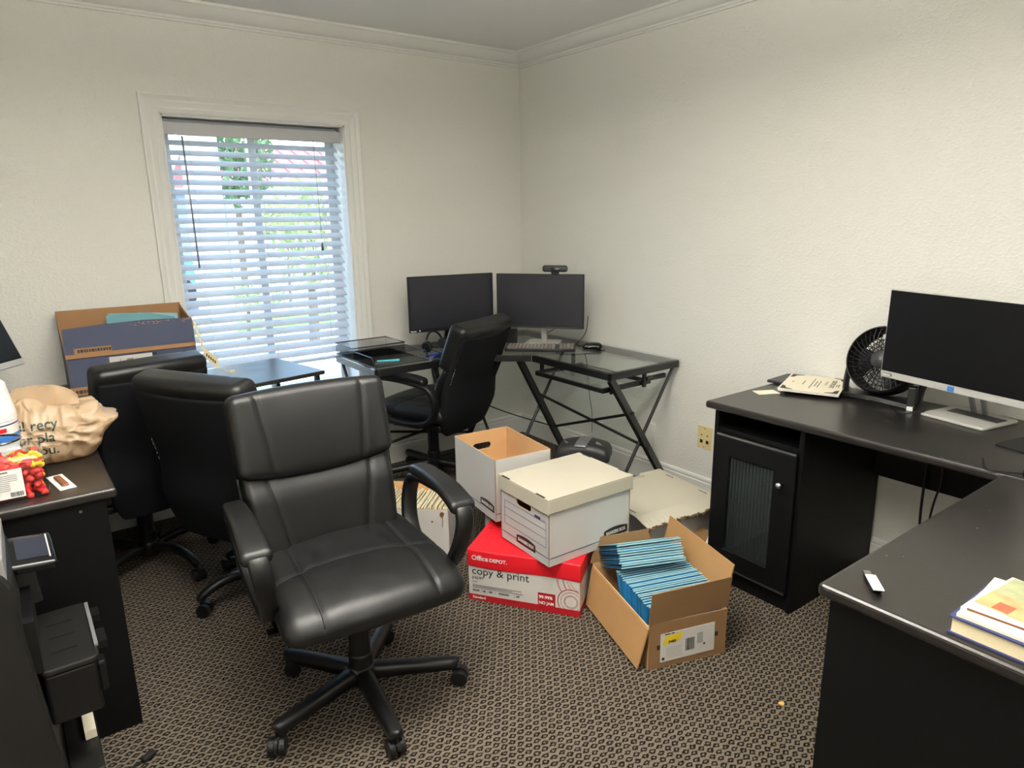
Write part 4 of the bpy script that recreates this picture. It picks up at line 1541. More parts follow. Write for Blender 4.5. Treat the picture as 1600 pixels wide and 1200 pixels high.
b = B(); b.box(-0.005, 0.072, 0.0, 0.09, 0.004, 0.0046); b.build('green_print', mat('green_photo', (162, 166, 128), 0.5, var=0.35, vscale=40), t)
b = B()
for k in range(5):
    b.box(-0.06, 0.03, -0.085 + 0.014 * k, -0.082 + 0.014 * k, 0.004, 0.0044)
b.build('text_lines', 'ink_grey', t)
cable('black cable draped over the stand of the right desk monitor', [(-0.12, -2.60, 0.90), (-0.16, -2.59, 0.80), (-0.20, -2.62, 0.768), (-0.24, -2.60, 0.762), (-0.255, -2.56, 0.754), (-0.20, -2.52, 0.754)], 0.003)
cable('two black cables hanging below the back panel of the right desk', [(-0.075, -2.60, 0.72), (-0.08, -2.605, 0.45), (-0.085, -2.61, 0.30), (-0.06, -2.62, 0.10), (-0.10, -2.66, 0.006)], 0.005)
cable('black cable crossing behind the desk under the right monitor', [(-0.075, -2.64, 0.72), (-0.08, -2.66, 0.50), (-0.07, -2.64, 0.36), (-0.09, -2.63, 0.15), (-0.07, -2.60, 0.006)], 0.004)
cable('thin black wire along the seam of the right desk', [(-0.60, -3.05, 0.754), (-0.63, -3.0, 0.754), (-0.63, -2.965, 0.754), (-0.55, -2.93, 0.754)], 0.002)
cable('short stiff black cable looped behind the right monitor stand', [(-0.02, -2.70, 0.86), (-0.03, -2.74, 0.815), (-0.03, -2.79, 0.80), (-0.03, -2.83, 0.81), (-0.03, -2.835, 0.86)], 0.0045, 5)
t = thing('power_adapter', 'black upright power adapter between the fan and the silver monitor base', 'adapter', (-0.165, -2.560, 0.7505), radians(10))
b = B(); b.box(-0.018, 0.018, -0.014, 0.014, 0, 0.085); b.build('case', 'plastic', t, bevel=0.004)
b = B(); b.box(-0.027, -0.018, -0.010, 0.010, 0.0, 0.014); b.build('white_tag', 'white_plastic', t)


# ------------------------------------------------------------------ cartons and files
def stadium(cx, cy, w, h, n=6):
    return rrect(cx - w / 2, cx + w / 2, cy - h / 2, cy + h / 2, h / 2 - 0.0005, n)


def bankers(label, loc, rz, L, Wd, H, lid=None, group='white record boxes', forms=True, inner='kraft_in', logo_v=0.022, floor=True, holes=(-1, 1)):
    """Record box: long sides face local +-y, ends with hand holes face local +-x."""
    t = thing('record_box', label, 'box', loc, rz, group)
    T = 0.004
    b = B()
    for s in (-1, 1):
        M = frame((s * (L / 2 - T), -s * Wd / 2, 0), (0, s, 0), (0, 0, 1))      # local z outwards
        b.plate([(0, 0), (Wd, 0), (Wd, H), (0, H)], [stadium(Wd / 2, H - 0.070, 0.092, 0.030)] if s in holes else [], T, M)
        M = frame((s * L / 2, s * (Wd / 2 - T), 0), (-s, 0, 0), (0, 0, 1))
        b.plate([(0, 0), (L, 0), (L, H), (0, H)], [], T, M)
    if floor:
        b.mi = 1
        b.box(-L / 2 + T, L / 2 - T, -Wd / 2 + T, Wd / 2 - T, 0.0, 0.004)
    b.build('box_body', ['white_box', inner], t, recalc=False)

    def logo(M, w=0.122, h=0.038):
        bb = B()
        arc = [(-w / 2, 0), (w / 2, 0), (w / 2, h * 0.78)]
        for i in range(1, 8):
            u = 1 - 2 * i / 8
            arc.append((u * w / 2, h * (0.78 + 0.22 * (1 - u * u))))
        arc.append((-w / 2, h * 0.78))
        bb.poly([M @ Vector((x, y, 0.0008)) for x, y in arc])
        p = bb.build('brand_label', 'label_brown', t, recalc=False)
        text('brand_name', 'BANKERS BOX', 0.0190, 'white_ink', M @ Matrix.Translation((0, 0.0105, 0.0014)), p, bold=0.0007, ax='CENTER', sx=0.80)
    for s in (-1, 1):
        Ml = frame((-s * (L / 2 - 0.075) * (1 if s > 0 else -1) * -1 if False else 0, 0, 0), (1, 0, 0), (0, 1, 0))
        # long sides: label low near one end, blue line along the rest
        M = frame((s * L / 2, s * Wd / 2, 0), (-s, 0, 0), (0, 0, 1))
        logo(M @ Matrix.Translation((L - 0.072, logo_v + 0.012, 0)))
        bb = B()
        bb.box(0.004, L - 0.135, logo_v + 0.008, logo_v + 0.0105, 0, 0.0007, M)
        bb.build('blue_line', 'ink_blue', t)
        # ends: form panel with ruled lines
        M = frame((s * L / 2, -s * Wd / 2, 0), (0, s, 0), (0, 0, 1))
        logo(M @ Matrix.Translation((Wd * 0.54, logo_v, 0)))
        if forms:
            bb = B()
            x0, x1 = 0.025, Wd - 0.018
            for v in (H * 0.27, H * 0.40, H * 0.53, H * 0.64):
                bb.box(x0, x1, v, v + 0.0013, 0, 0.0006, M)
            for x in (x0, x1):
                bb.box(x, x + 0.0013, H * 0.27, H * 0.64, 0, 0.0006, M)
            bb.box(0.004, Wd * 0.54 - 0.056, logo_v + 0.010, logo_v + 0.0125, 0, 0.0007, M)
            bb.box(Wd * 0.54 + 0.056, Wd - 0.002, logo_v + 0.010, logo_v + 0.0125, 0, 0.0007, M)
            fm = bb.build('form_lines', 'ink_blue', t)
            bb = B(); bb.box(Wd - 0.085, Wd - 0.050, H * 0.64, H * 0.64 + 0.011, 0, 0.0008, M)
            bb.build('blue_patch', 'ink_blue', fm)
            text('number_mark', '115', 0.014, 'ink_blue', M @ Matrix.Translation((Wd - 0.044, H * 0.64, 0.0008)), fm)
    if lid:
        dz, sk = lid
        b = B()
        e = 0.008
        b.box(-L / 2 - e, L / 2 + e, -Wd / 2 - e, Wd / 2 + e, H + 0.001, H + 0.006)
        for s in (-1, 1):
            b.box(min(s * (L / 2 + e), s * (L / 2 + e - 0.005)), max(s * (L / 2 + e), s * (L / 2 + e - 0.005)), -Wd / 2 - e, Wd / 2 + e, H + 0.006 - sk, H + 0.001)
            b.box(-L / 2 - e + 0.005, L / 2 + e - 0.005, min(s * (Wd / 2 + e), s * (Wd / 2 + e - 0.004)), max(s * (Wd / 2 + e), s * (Wd / 2 + e - 0.004)), H + 0.010 - sk, H + 0.001)
        ld = b.build('lid', 'white_lid', t, bevel=0.003)
        b = B()
        for s in (-1, 1):
            for u in (-1, 1):
                b.box(s * (L / 2 + e - 0.004) - 0.004, s * (L / 2 + e - 0.004) + 0.004, u * 0.110 - 0.026, u * 0.110 + 0.026, H + 0.0055, H + 0.0066)
        b.build('lid_slots', 'label_brown', ld)
    return t


# red and white copy paper case
PW, PD, PH = 0.451, 0.288, 0.216
pc = Vector((-1.486, -1.579, 0)) + Vector((0.574, -0.818, 0)) * PW / 2 + Vector((0.818, 0.574, 0)) * PD / 2
t = thing('paper_case', 'red and white copy paper case on the floor under the white record box', 'box', pc, atan2(-0.818, 0.574))
x0, x1, y0, y1 = -PW / 2 + 0.004, PW / 2 - 0.004, -PD / 2 + 0.004, PD / 2 - 0.004
b = B(); b.box(x0, x1, y0, y1, 0, PH - 0.006); cb_ = b.build('carton', 'paper_grey', t, bevel=0.004)


def sag(p):
    x, y, z = p
    return x, y, z + 0.0035 * sin(x * 16) * (1 if z < 0 else 0.5) - 0.004 * (1 - (2 * x / PW) ** 2) * (1 - (2 * y / PD) ** 2)
b = B(); b.rbox(PW / 2, PD / 2, 0.036, 0.006, (16, 10, 2), 2, Matrix.Translation((0, 0, PH - 0.036)), sag)
lid_ = b.build('lid', 'red', t, smooth=True)
tag(lid_, 'glossy red lid of the case')
b = B(); b.box(x0 - 0.0008, x1 + 0.0008, y0 - 0.0008, y1 + 0.0008, 0.0, 0.026); b.build('red_band', 'dark_red', t)
Mp = frame((0, y0 - 0.0012, 0), (1, 0, 0), (0, 0, 1))
text('brand_name', 'Office', 0.028, 'white_ink', frame((-0.205, -PD / 2 - 0.0016, 0.176), (1, 0, 0), (0, 0, 1)), lid_, bold=0.0006)
text('brand_name', 'DEPOT.', 0.020, 'white_ink', frame((-0.132, -PD / 2 - 0.0016, 0.176), (1, 0, 0), (0, 0, 1)), lid_, bold=0.0006, sx=1.05)
text('product_title', 'copy & print', 0.046, 'ink', Mp @ Matrix.Translation((-0.207, 0.113, 0)), cb_, bold=0.0001)
text('product_subtitle', 'paper', 0.021, 'ink', Mp @ Matrix.Translation((-0.207, 0.094, 0)), cb_)
text('grade_print', 'Standard', 0.015, 'white_ink', Mp @ Matrix.Translation((-0.205, 0.010, 0.0006)), cb_, bold=0.0004)
b = B()
for v, w in ((0.080, 0.022), (0.066, 0.20), (0.061, 0.165), (0.0545, 0.205)):
    b.box(-0.205, -0.205 + w, v, v + 0.0018, -0.0005, 0.0002, Mp)
for u, w in ((-0.205, 0.028), (-0.163, 0.012), (-0.138, 0.014), (-0.098, 0.042), (-0.026, 0.012)):
    b.box(u, u + w, 0.040, 0.048, -0.0005, 0.0002, Mp)
for u in (-0.170, -0.144, -0.112, -0.034):
    b.box(u, u + 0.001, 0.034, 0.050, -0.0005, 0.0002, Mp)
b.build('small_print', 'ink_grey', cb_)
b = B(); b.box(0.060, 0.128, 0.024, 0.078, -0.0005, 0.0004, Mp); bd = b.build('claim_badge', 'dark_red', cb_)
text('claim_print', '99.99%', 0.0185, 'white_ink', Mp @ Matrix.Translation((0.064, 0.055, 0.0008)), bd, bold=0.0006)
text('claim_print', 'NO JAM', 0.0180, 'white_ink', Mp @ Matrix.Translation((0.063, 0.031, 0.0008)), bd, bold=0.0003, sx=0.92)
b = B()
xr, zt = 0.219, 0.146
for cx, cy, rs in ((0.188, 0.058, (0.022, 0.026, 0.038, 0.049, 0.051)), (0.232, 0.150, (0.046, 0.058, 0.072, 0.075, 0.094, 0.098))):
    for rr in rs:
        last = None
        for i in range(97):
            a = 2 * pi * i / 96
            p = (cx + rr * cos(a), cy + rr * sin(a))
            q = (cx + (rr + 0.0014) * cos(a), cy + (rr + 0.0014) * sin(a))
            ok = p[0] < xr - 0.001 and 0.027 < p[1] < zt and q[0] < xr
            if cx > 0.2 and (p[0] - 0.188) ** 2 + (p[1] - 0.058) ** 2 < 0.051 ** 2:
                ok = False
            if ok and last:
                b.poly([Mp @ Vector((last[0][0], last[0][1], 0.0003)), Mp @ Vector((p[0], p[1], 0.0003)), Mp @ Vector((q[0], q[1], 0.0003)), Mp @ Vector((last[1][0], last[1][1], 0.0003))])
            last = (p, q) if ok else None
b.build('ring_pattern', 'dark_red', cb_, recalc=False)
text('lid_mark', 'G 1', 0.022, 'label_brown', frame((-0.19, 0.045, PH + 0.0008), (0, 1, 0), (-1, 0, 0)), lid_)

# white record boxes
b1 = bankers('closed white record box with a cream lid, stacked on the red paper case', (-1.126, -1.742, PH + 0.002), radians(-2), 0.398, 0.308, 0.260, lid=(0, 0.060))
bankers('open white record box with a tan inside, standing behind the lidded box', (-1.146, -1.346, 0.249), radians(83.3), 0.372, 0.265, 0.266, holes=(1,))
P0 = Vector((-1.253, -1.415, 0)) + Vector((0.818, 0.574, 0)) * 0.012 + Vector((0.574, -0.818, 0)) * -0.035
bc = P0 + Vector((0.574, -0.818, 0)) * 0.18 + Vector((0.818, 0.574, 0)) * 0.15
bankers('lower white record box squeezed between the red paper case and the files box', bc, atan2(-0.818, 0.574), 0.36, 0.295, 0.246, lid=None, forms=False)

# torn lid box near the cabinet
t = thing('record_box', 'low white box with a torn, flattened lid beside the black desk cabinet', 'box', (-0.565, -1.69, 0), radians(-8), 'white record boxes')
b = B()
L, Wd, H, T = 0.37, 0.30, 0.236, 0.004
Wd, H, yo = 0.362, 0.212, -0.030
for s in (-1, 1):
    b.plate([(0, 0), (Wd, 0), (Wd, H), (0, H)], [], T, frame((s * (L / 2 - T), yo - s * Wd / 2, 0), (0, s, 0), (0, 0, 1)))
    b.plate([(0, 0), (L, 0), (L, H), (0, H)], [], T, frame((s * L / 2, yo + s * (Wd / 2 - T), 0), (-s, 0, 0), (0, 0, 1)))
b.build('box_body', ['paper_grey', 'kraft_in'], t, recalc=False)
b = B()
for x in (-0.14, 0.14):
    b.box(x - 0.04, x + 0.04, -0.12, 0.12, 0.205, 0.2393)
b.build('lid_tuck', 'white_lid', t)
r = random.Random(11)
b = B()
lt = 0.2395
xs = [-0.225 + 0.450 * i / 60 for i in range(61)]
near = []
for i, x in enumerate(xs):
    torn = 0.245 + 0.022 * (x + 0.2) / 0.45 + (r.uniform(-0.010, 0.010) if x < 0.12 else r.uniform(-0.001, 0.001))
    near.append((x, -torn, lt - 0.018 * max(0.0, (0.12 - x)) / 0.34))
far = [(x, 0.212 + (r.uniform(-0.007, 0.007) if x < 0.05 else 0) - 0.03 * max(0, -x - 0.12), lt - (0.012 if x < 0.1 else 0)) for x in xs]
mid0 = [(x, -0.165, lt) for x in xs]
mid1 = [(x, 0.165, lt) for x in xs]
rows = [near, mid0, mid1, far]
T0 = [[b.v(p) for p in row] for row in rows]
T1 = [[b.v((p[0], p[1], p[2] + 0.004)) for p in row] for row in rows]
for a_, c_ in zip(range(3), range(1, 4)):
    for i in range(60):
        b.face([T1[a_][i], T1[a_][i + 1], T1[c_][i + 1], T1[c_][i]])
        b.face([T0[a_][i], T0[c_][i], T0[c_][i + 1], T0[a_][i + 1]])
for i in range(60):
    b.face([T0[0][i], T0[0][i + 1], T1[0][i + 1], T1[0][i]])
    b.face([T0[3][i], T1[3][i], T1[3][i + 1], T0[3][i + 1]])
for k in range(3):
    b.face([T0[k][0], T1[k][0], T1[k + 1][0], T0[k + 1][0]])
    b.face([T0[k][60], T0[k + 1][60], T1[k + 1][60], T1[k][60]])
ld = b.build('torn_lid', 'white_lid', t, recalc=True)
b = B()
for s in (-1, 1):
    for u in (-1, 1):
        b.box(s * 0.200 - 0.002, s * 0.200 + 0.002, u * 0.110 - 0.025, u * 0.110 + 0.025, lt + 0.0036, lt + 0.0048)
b.build('lid_slots', 'label_brown', ld)
b = B()
for i in range(0, 50):
    x = near[i][0]
    if r.random() < 0.75:
        b.poly([(x, near[i][1] - 0.001, near[i][2] + 0.003), (x + 0.009, near[i][1] - 0.0012, near[i][2] + 0.003), (x + 0.006, near[i][1] - 0.003, near[i][2] - r.uniform(0.003, 0.010)), (x + 0.001, near[i][1] - 0.003, near[i][2] - r.uniform(0.003, 0.010))])
b.build('torn_edge', 'kraft_dark', ld, recalc=False)

# flattened carton pieces between box and cabinet
t = thing('carton_scrap', 'folded scrap of brown and white carton wedged beside the cabinet foot', 'cardboard', (-0.585, -1.958, 0.0), radians(12))
b = B()
b.bar((-0.10, -0.02, 0.004), (0.10, 0.0, 0.130), 0.085, 0.005, (0, -0.3, 1)); b.build('brown_panel', 'kraft_dark', t)
b = B()
b.bar((-0.115, -0.055, 0.004), (0.11, -0.035, 0.150), 0.028, 0.005, (0, -0.6, 1)); b.build('white_panel', 'paper_white', t)

# open brown carton with blue folders
ax, bx_ = Vector((0.947, -0.321, 0)), Vector((0.321, 0.947, 0))
CW, CD, CH = 0.295, 0.440, 0.168
c0 = Vector((-1.257, -2.308, 0)) + ax * CW / 2 + bx_ * CD / 2
t = thing('open_carton', 'open brown shipping carton full of blue folders, with a shipping label', 'box', c0, atan2(-0.321, 0.947))
T = 0.005
b = B()
b.plate([(0, 0), (CW, 0), (CW, CH), (0, CH)], [], T, frame((-CW / 2, -CD / 2 + T, 0), (1, 0, 0), (0, 0, 1)))
b.plate([(0, 0), (CW, 0), (CW, CH), (0, CH)], [], T, frame((CW / 2, CD / 2 - T, 0), (-1, 0, 0), (0, 0, 1)))
b.plate([(0, 0), (CD - 2 * T, 0), (CD - 2 * T, CH), (0, CH)], [], T, frame((CW / 2 - T, -CD / 2 + T, 0), (0, 1, 0), (0, 0, 1)))
b.plate([(0, 0), (CD - 2 * T, 0), (CD - 2 * T, CH - 0.012), (0, CH - 0.012)], [], T, frame((-CW / 2 + T, CD / 2 - T, 0), (0, -1, 0), (0, 0, 1)))
b.mi = 1
b.box(-CW / 2 + T, CW / 2 - T, -CD / 2 + T, CD / 2 - T, 0, 0.004)
b.build('carton_body', ['kraft_dark', 'kraft_in'], t, recalc=False)


def flap(name, p, u, w, up, h, m, skew=0.0, th=0.0045, nn=None):
    """Slab hinged along p->p+u*w, rising h along 'up'."""
    p, u, up = Vector(p), Vector(u).normalized(), Vector(up).normalized()
    n = u.cross(up).normalized()
    bb = B()
    q = [p, p + u * w, p + u * (w - abs(skew)) + up * h, p + u * (skew if skew > 0 else 0) + up * h * (1 if skew >= 0 else 1)]
    V0 = [bb.v(x - n * th / 2) for x in q]
    V1 = [bb.v(x + n * th / 2) for x in q]
    bb.face(V0[::-1]); bb.face(V1)
    for i in range(4):
        j = (i + 1) % 4
        bb.face([V0[i], V0[j], V1[j], V1[i]])
    return bb.build(name, m, t)


flap('front_flap', (-CW / 2, -CD / 2 + 0.002, CH), (1, 0, 0.03), CW, (0, -0.12, 1), 0.118, 'kraft_dark')
flap('right_flap', (CW / 2 - 0.002, -CD / 2 + 0.02, CH), (0, 1, 0), CD - 0.03, (0.22, 0, 1), 0.150, 'kraft')
flap('back_flap', (CW / 2 - 0.03, CD / 2 - 0.003, CH), (-1, 0, 0), CW - 0.02, (0, 0.10, 1), 0.098, 'kraft_dark', 0.03)
flap('left_flap', (-CW / 2 - 0.004, CD / 2 - 0.01, CH - 0.012), (0, -1, 0), CD - 0.005, (-0.22, -0.02, -1), 0.148, 'kraft', 0.012)
Ml = frame((-CW / 2 + 0.045, -CD / 2 - 0.0005, 0.020), (1, 0, 0.02), (0, 0, 1))
b = B(); b.box(0, 0.205, 0, 0.105, -0.0005, 0.0006, Ml); sl = b.build('shipping_label', 'paper_grey', t)
b = B(); b.poly([Ml @ Vector((x, y, 0.0009)) for x, y in ((0.006, 0.062), (0.07, 0.068), (0.088, 0.098), (0.018, 0.094))]); b.build('yellow_highlight', 'yellow', sl, recalc=False)
b = B()
r = random.Random(2)
u = 0.094
while u < 0.128:
    w = r.choice((0.0008, 0.0014, 0.002))
    b.box(u, u + w, 0.022, 0.068, 0.0002, 0.0008, Ml)
    u += w + r.choice((0.0008, 0.0012))
b.box(0.016, 0.036, 0.099, 0.103, 0.0002, 0.0008, Ml)
b.box(0.040, 0.052, 0.099, 0.103, 0.0002, 0.0008, Ml)
b.box(0.162, 0.170, 0.030, 0.036, 0.0002, 0.0008, Ml)
b.box(0.006, 0.016, 0.006, 0.016, 0.0002, 0.0008, Ml)
b.build('barcode', 'ink', sl)
text('order_mark', '0485', 0.014, 'ink', Ml @ Matrix.Translation((0.030, 0.066, 0.0012)), sl, bold=0.0007)
b = B()
for k in range(9):
    b.box(0.138, 0.160, 0.040 + 0.0045 * k, 0.042 + 0.0045 * k, 0.0002, 0.0008, Ml)
for k in range(6):
    b.box(0.022, 0.08, 0.012 + 0.007 * k, 0.0128 + 0.007 * k, 0.0002, 0.0008, Ml)
b.build('address_lines', 'ink_grey', sl)
for x in (-0.012, 0.207):
    b = B(); b.box(x, x + 0.011, 0.050, 0.066, -0.0005, 0.0004, Ml); b.build('tape_mark', 'label_brown', t)
Mc = t.matrix_basis.copy()


def folder_proto(name, label, w, h, thick, cols, group):
    """Folded hanging folder: two leaves meeting at the bottom fold."""
    o = thing(name, label, 'folder', (0, 0, 0), 0, group)
    for s, c in ((-1, cols[0]), (1, cols[1])):
        b = B()
        b.poly([(-w / 2, s * 0.0006, 0), (w / 2, s * 0.0006, 0), (w / 2, s * thick / 2, h), (-w / 2, s * thick / 2, h)])
        b.poly([(-w / 2, s * 0.0002, 0), (w / 2, s * 0.0002, 0), (w / 2, s * (thick / 2 - 0.0022), h), (-w / 2, s * (thick / 2 - 0.0022), h)])
        b.poly([(-w / 2, s * (thick / 2), h), (w / 2, s * (thick / 2), h), (w / 2, s * (thick / 2 - 0.0022), h), (-w / 2, s * (thick / 2 - 0.0022), h)])
        for x in (-w / 2, w / 2):
            b.poly([(x, s * 0.0002, 0), (x, s * 0.0006, 0), (x, s * thick / 2, h), (x, s * (thick / 2 - 0.0022), h)])
        b.build('leaf', c, o, recalc=False)
    b = B()
    b.tube([(-w / 2 - 0.004, -thick / 2 + 0.0012, h + 0.001), (w / 2 + 0.004, -thick / 2 + 0.0012, h + 0.001)], 0.0027, 6)
    b.build('top_edge', cols[2], o)
    return o
GF = 'blue folders packed upright in the open carton'
LF = 'blue hanging folder packed upright in the open brown carton'
protos = [folder_proto('hanging_folder', LF, 0.272, 0.196, 0.0095, c, GF) for c in (('file_blue', 'file_blue', 'file_teal'), ('file_dark', 'file_blue', 'file_teal'))]
r = random.Random(6)
NF = 20
for i in range(NF):
    src = protos[i % 2]
    o = src if i < 2 else dup(src)
    y = -CD / 2 + 0.018 + i * 0.0101
    lean = radians(-4 - 0.7 * i)
    o.matrix_basis = Mc @ Matrix.Translation((0.004 + r.uniform(-0.004, 0.002), y, 0.012 + r.uniform(0, 0.006) + 0.0008 * i)) @ Matrix.Rotation(lean, 4, 'X')
GF2 = 'blue folders lying on the upright ones in the open carton'
LF2 = 'blue hanging folder lying flat in the top pile inside the open brown carton'
protos = [folder_proto('hanging_folder', LF2, 0.235, 0.225, 0.0080, c, GF2) for c in (('file_blue', 'file_blue', 'file_teal'), ('file_dark', 'file_teal', 'file_teal'))]
for i in range(10):
    src = protos[i % 2]
    o = src if i < 2 else dup(src)
    # stacked leaves, fold edge to the left, open edge to the right
    th_ = radians(63)
    M = Matrix.Translation((-0.004 + r.uniform(-0.004, 0.004), 0.185 + cos(th_) * i * 0.0086, 0.158 + sin(th_) * i * 0.0086)) @ Matrix.Rotation(radians(-5), 4, 'Z') @ Matrix.Rotation(th_ + radians(1.2 * (i - 5) * 0), 4, 'X') @ Matrix.Translation((0, 0, r.uniform(-0.006, 0.004)))
    o.matrix_basis = Mc @ M

# box of cream files behind the front chair
u_, n_ = Vector((0.737, -0.676, 0)), Vector((0.676, 0.737, 0))
fc = Vector((-1.392, -1.296, 0)) - u_ * 0.20 + n_ * 0.155
t = thing('file_box', 'open grey and tan file box packed with cream papers behind the front chair', 'box', fc, atan2(u_.y, u_.x))
FW, FDp, FH = 0.40, 0.31, 0.250
b = B()
for s in (-1, 1):
    b.plate([(0, 0), (FDp, 0), (FDp, FH), (0, FH)], [], 0.004, frame((s * (FW / 2 - 0.004), -s * FDp / 2, 0), (0, s, 0), (0, 0, 1)))
b.plate([(0, 0), (FW, 0), (FW, FH), (0, FH)], [], 0.004, frame((-FW / 2, -FDp / 2 + 0.004, 0), (1, 0, 0), (0, 0, 1)))
b.plate([(0, 0), (FW, 0), (FW, FH), (0, FH)], [], 0.004, frame((FW / 2, FDp / 2 - 0.004, 0), (-1, 0, 0), (0, 0, 1)))
b.mi = 1
b.box(-FW / 2 + 0.004, FW / 2 - 0.004, -FDp / 2 + 0.004, FDp / 2 - 0.004, 0, 0.004)
b.build('box_body', ['paper_grey', 'kraft_in'], t, recalc=False)
b = B(); b.cyl((0.172, -FDp / 2, 0.232), (0.172, -FDp / 2 - 0.006, 0.232), 0.009, n=18); b.build('string_button', 'brown', t)
b = B(); b.tube([(0.172, -FDp / 2 - 0.004, 0.228), (0.174, -FDp / 2 - 0.003, 0.205), (0.172, -FDp / 2 - 0.003, 0.172)], 0.0014, 6, sub=4); b.build('closure_string', 'brown', t)
b = B(); b.cyl((0.128, -FDp / 2, 0.195), (0.128, -FDp / 2 - 0.002, 0.195), 0.0045, n=12); b.build('rivet', 'brown', t)
Mf_ = t.matrix_basis.copy()
GP = 'cream files in the file box'
LP = 'cream paper file standing in the open file box behind the front chair'
pp = []
for c in ('cream', 'cream2'):
    o = thing('paper_file', LP, 'file', (0, 0, 0), 0, GP)
    b = B(); b.box(-0.0022, 0.0022, -0.134, 0.134, 0, 0.196); b.build('sheets', c, o)
    b = B(); b.box(-0.0030, -0.0022, -0.135, 0.135, 0, 0.199); b.build('cover', 'cream' if c == 'cream2' else 'cream2', o)
    pp.append(o)
for i in range(38):
    o = pp[i % 2] if i < 2 else dup(pp[i % 2])
    o.matrix_basis = Mf_ @ Matrix.Translation((-0.184 + i * 0.0092, 0.002 + r.uniform(-0.006, 0.004), 0.023 + r.uniform(0, 0.020))) @ Matrix.Rotation(radians(8 + r.uniform(-0.3, 0.3)), 4, 'Y') @ Matrix.Rotation(radians(r.uniform(-9, -4.5)), 4, 'X')

# paper shredder
t = thing('paper_shredder', 'black paper shredder with a silver top stripe under the glass desk', 'shredder', (-0.372, -1.035, 0), radians(-52))
t.scale = (0.80, 0.82, 0.98)
b = B(); b.prism(rrect(-0.150, 0.150, -0.085, 0.085, 0.03), 0, 0.20); b.build('waste_bin', 'grey_plastic', t, bevel=0.004)


def dome(p):
    x, y, z = p
    return x, y, z - 0.030 * (x / 0.18) ** 2 - 0.012 * (y / 0.10) ** 2 if z > -0.02 else z
b = B(); b.rbox(0.178, 0.108, 0.045, 0.035, (14, 10, 2), 4, Matrix.Translation((0, 0, 0.246)), dome); b.build('cutter_head', 'grey_plastic', t, smooth=True)
b = B(); b.rbox(0.040, 0.104, 0.006, 0.005, (3, 10, 1), 2, Matrix.Translation((0.0, -0.004, 0.2885)), lambda p: (p[0] + 0.12 * p[1], p[1], p[2] - 0.012 * (p[1] / 0.10) ** 2)); b.build('silver_stripe', 'silver_grey', t, smooth=True)
b = B()
for k in range(6):
    b.box(0.085 + 0.008 * k, 0.0885 + 0.008 * k, -0.050, -0.022, 0.278 - 0.0030 * k, 0.2885 - 0.0030 * k)
b.build('white_marks', 'paper_grey', t)
b = B()
for x, y in ((-0.11, -0.045), (-0.09, -0.03), (-0.125, -0.025)):
    b.rbox(0.009, 0.006, 0.003, 0.002, (2, 2, 1), 2, Matrix.Translation((x, y, 0.276)))
b.build('buttons', 'silver_grey', t)


# ------------------------------------------------------------------ left desk: blue box, bag, tub, canister, packet
t = thing('blue_cardboard_box', 'open slate blue and tan cardboard box on the desk against the window wall', 'box', (-2.349, -0.185, 0.7505), radians(-1))
HW, HD, H1 = 0.250, 0.130, 0.160
b = B()
T = 0.004
b.plate([(0, 0), (2 * HW, 0), (2 * HW, H1), (0, H1)], [], T, frame((-HW, -HD + T, 0), (1, 0, 0), (0, 0, 1)))
b.plate([(0, 0), (2 * HW, 0), (2 * HW, 0.332), (0, 0.332)], [], T, frame((HW, HD - T, 0), (-1, 0, 0), (0, 0, 1)))
for s in (-1, 1):
    b.plate([(0, 0), (2 * HD, 0), (2 * HD, 0.20 if s > 0 else 0.17), (0, 0.332 if s < 0 else 0.20)] if s < 0 else [(0, 0), (2 * HD, 0), (2 * HD, 0.325), (0, 0.27)], [], T,
            frame((s * (HW - T), -s * HD, 0), (0, s, 0), (0, 0, 1)))
b.mi = 1
b.box(-HW + T, HW - T, -HD + T, HD - T, 0, 0.004)
b.build('box_body', ['blue_board', 'tan_board'], t, recalc=False)
b = B(); b.box(-HW - 0.0008, HW + 0.0008, -HD - 0.001, -HD + 0.001, 0.0, 0.036); st = b.build('tan_band', 'tan_board', t)
b = B()
r = random.Random(8)
x = -0.232
while x < -0.02:
    w = r.uniform(0.006, 0.014)
    b.box(x, x + w, -HD - 0.0016, -HD - 0.0008, 0.010, 0.024)
    x += w + 0.003
b.build('printed_symbols', 'label_brown', st)
Mu = frame((-HW, -HD - 0.001, H1 + 0.003), (1, 0, 0.0), (0, 0.06, 1))      # upper front flap, slightly open
b = B()
top = [(2 * HW - 0.002, 0.124), (2 * HW * 0.6, 0.132), (2 * HW * 0.3, 0.128), (0.004, 0.120)]
b.plate([(0, 0), (2 * HW, 0)] + top, [], T, Mu)
uf = b.build('upper_flap', ['blue_board', 'tan_board'], t, recalc=False)
b = B(); b.box(0, 2 * HW, -0.004, 0.014, T, T + 0.0008, Mu); b.build('tan_edge', 'tan_board', uf)
b = B()
x = 0.046
while x < 0.16:
    w = r.uniform(0.005, 0.011)
    b.box(x, x + w, 0.0185, 0.0315, T + 0.0004, T + 0.0016, Mu)
    x += w + 0.0025
b.build('printed_symbols', 'label_brown', uf)
b = B(); b.box(0.034, 0.170, 0.014, 0.037, T, T + 0.0007, Mu); b.build('tan_patch', 'tan_board', uf)
b = B()
for i in range(40):
    u = r.uniform(0.25, 0.49)
    v = 0.124 - abs(r.gauss(0, 0.006)) - 0.002
    b.box(u, u + r.uniform(0.002, 0.010), v, v + r.uniform(0.001, 0.003), T, T + 0.0007, Mu)
b.build('scuffed_edge', 'kraft', uf)
Mb_ = frame((-0.095, -HD - 0.0012, 0.045), (1, 0, 0.0), (0, 0, 1))
b = B(); b.box(0, 0.165, 0, 0.105, -0.0005, 0.0006, Mb_); sl = b.build('shipping_label', 'paper_grey', t)
b = B()
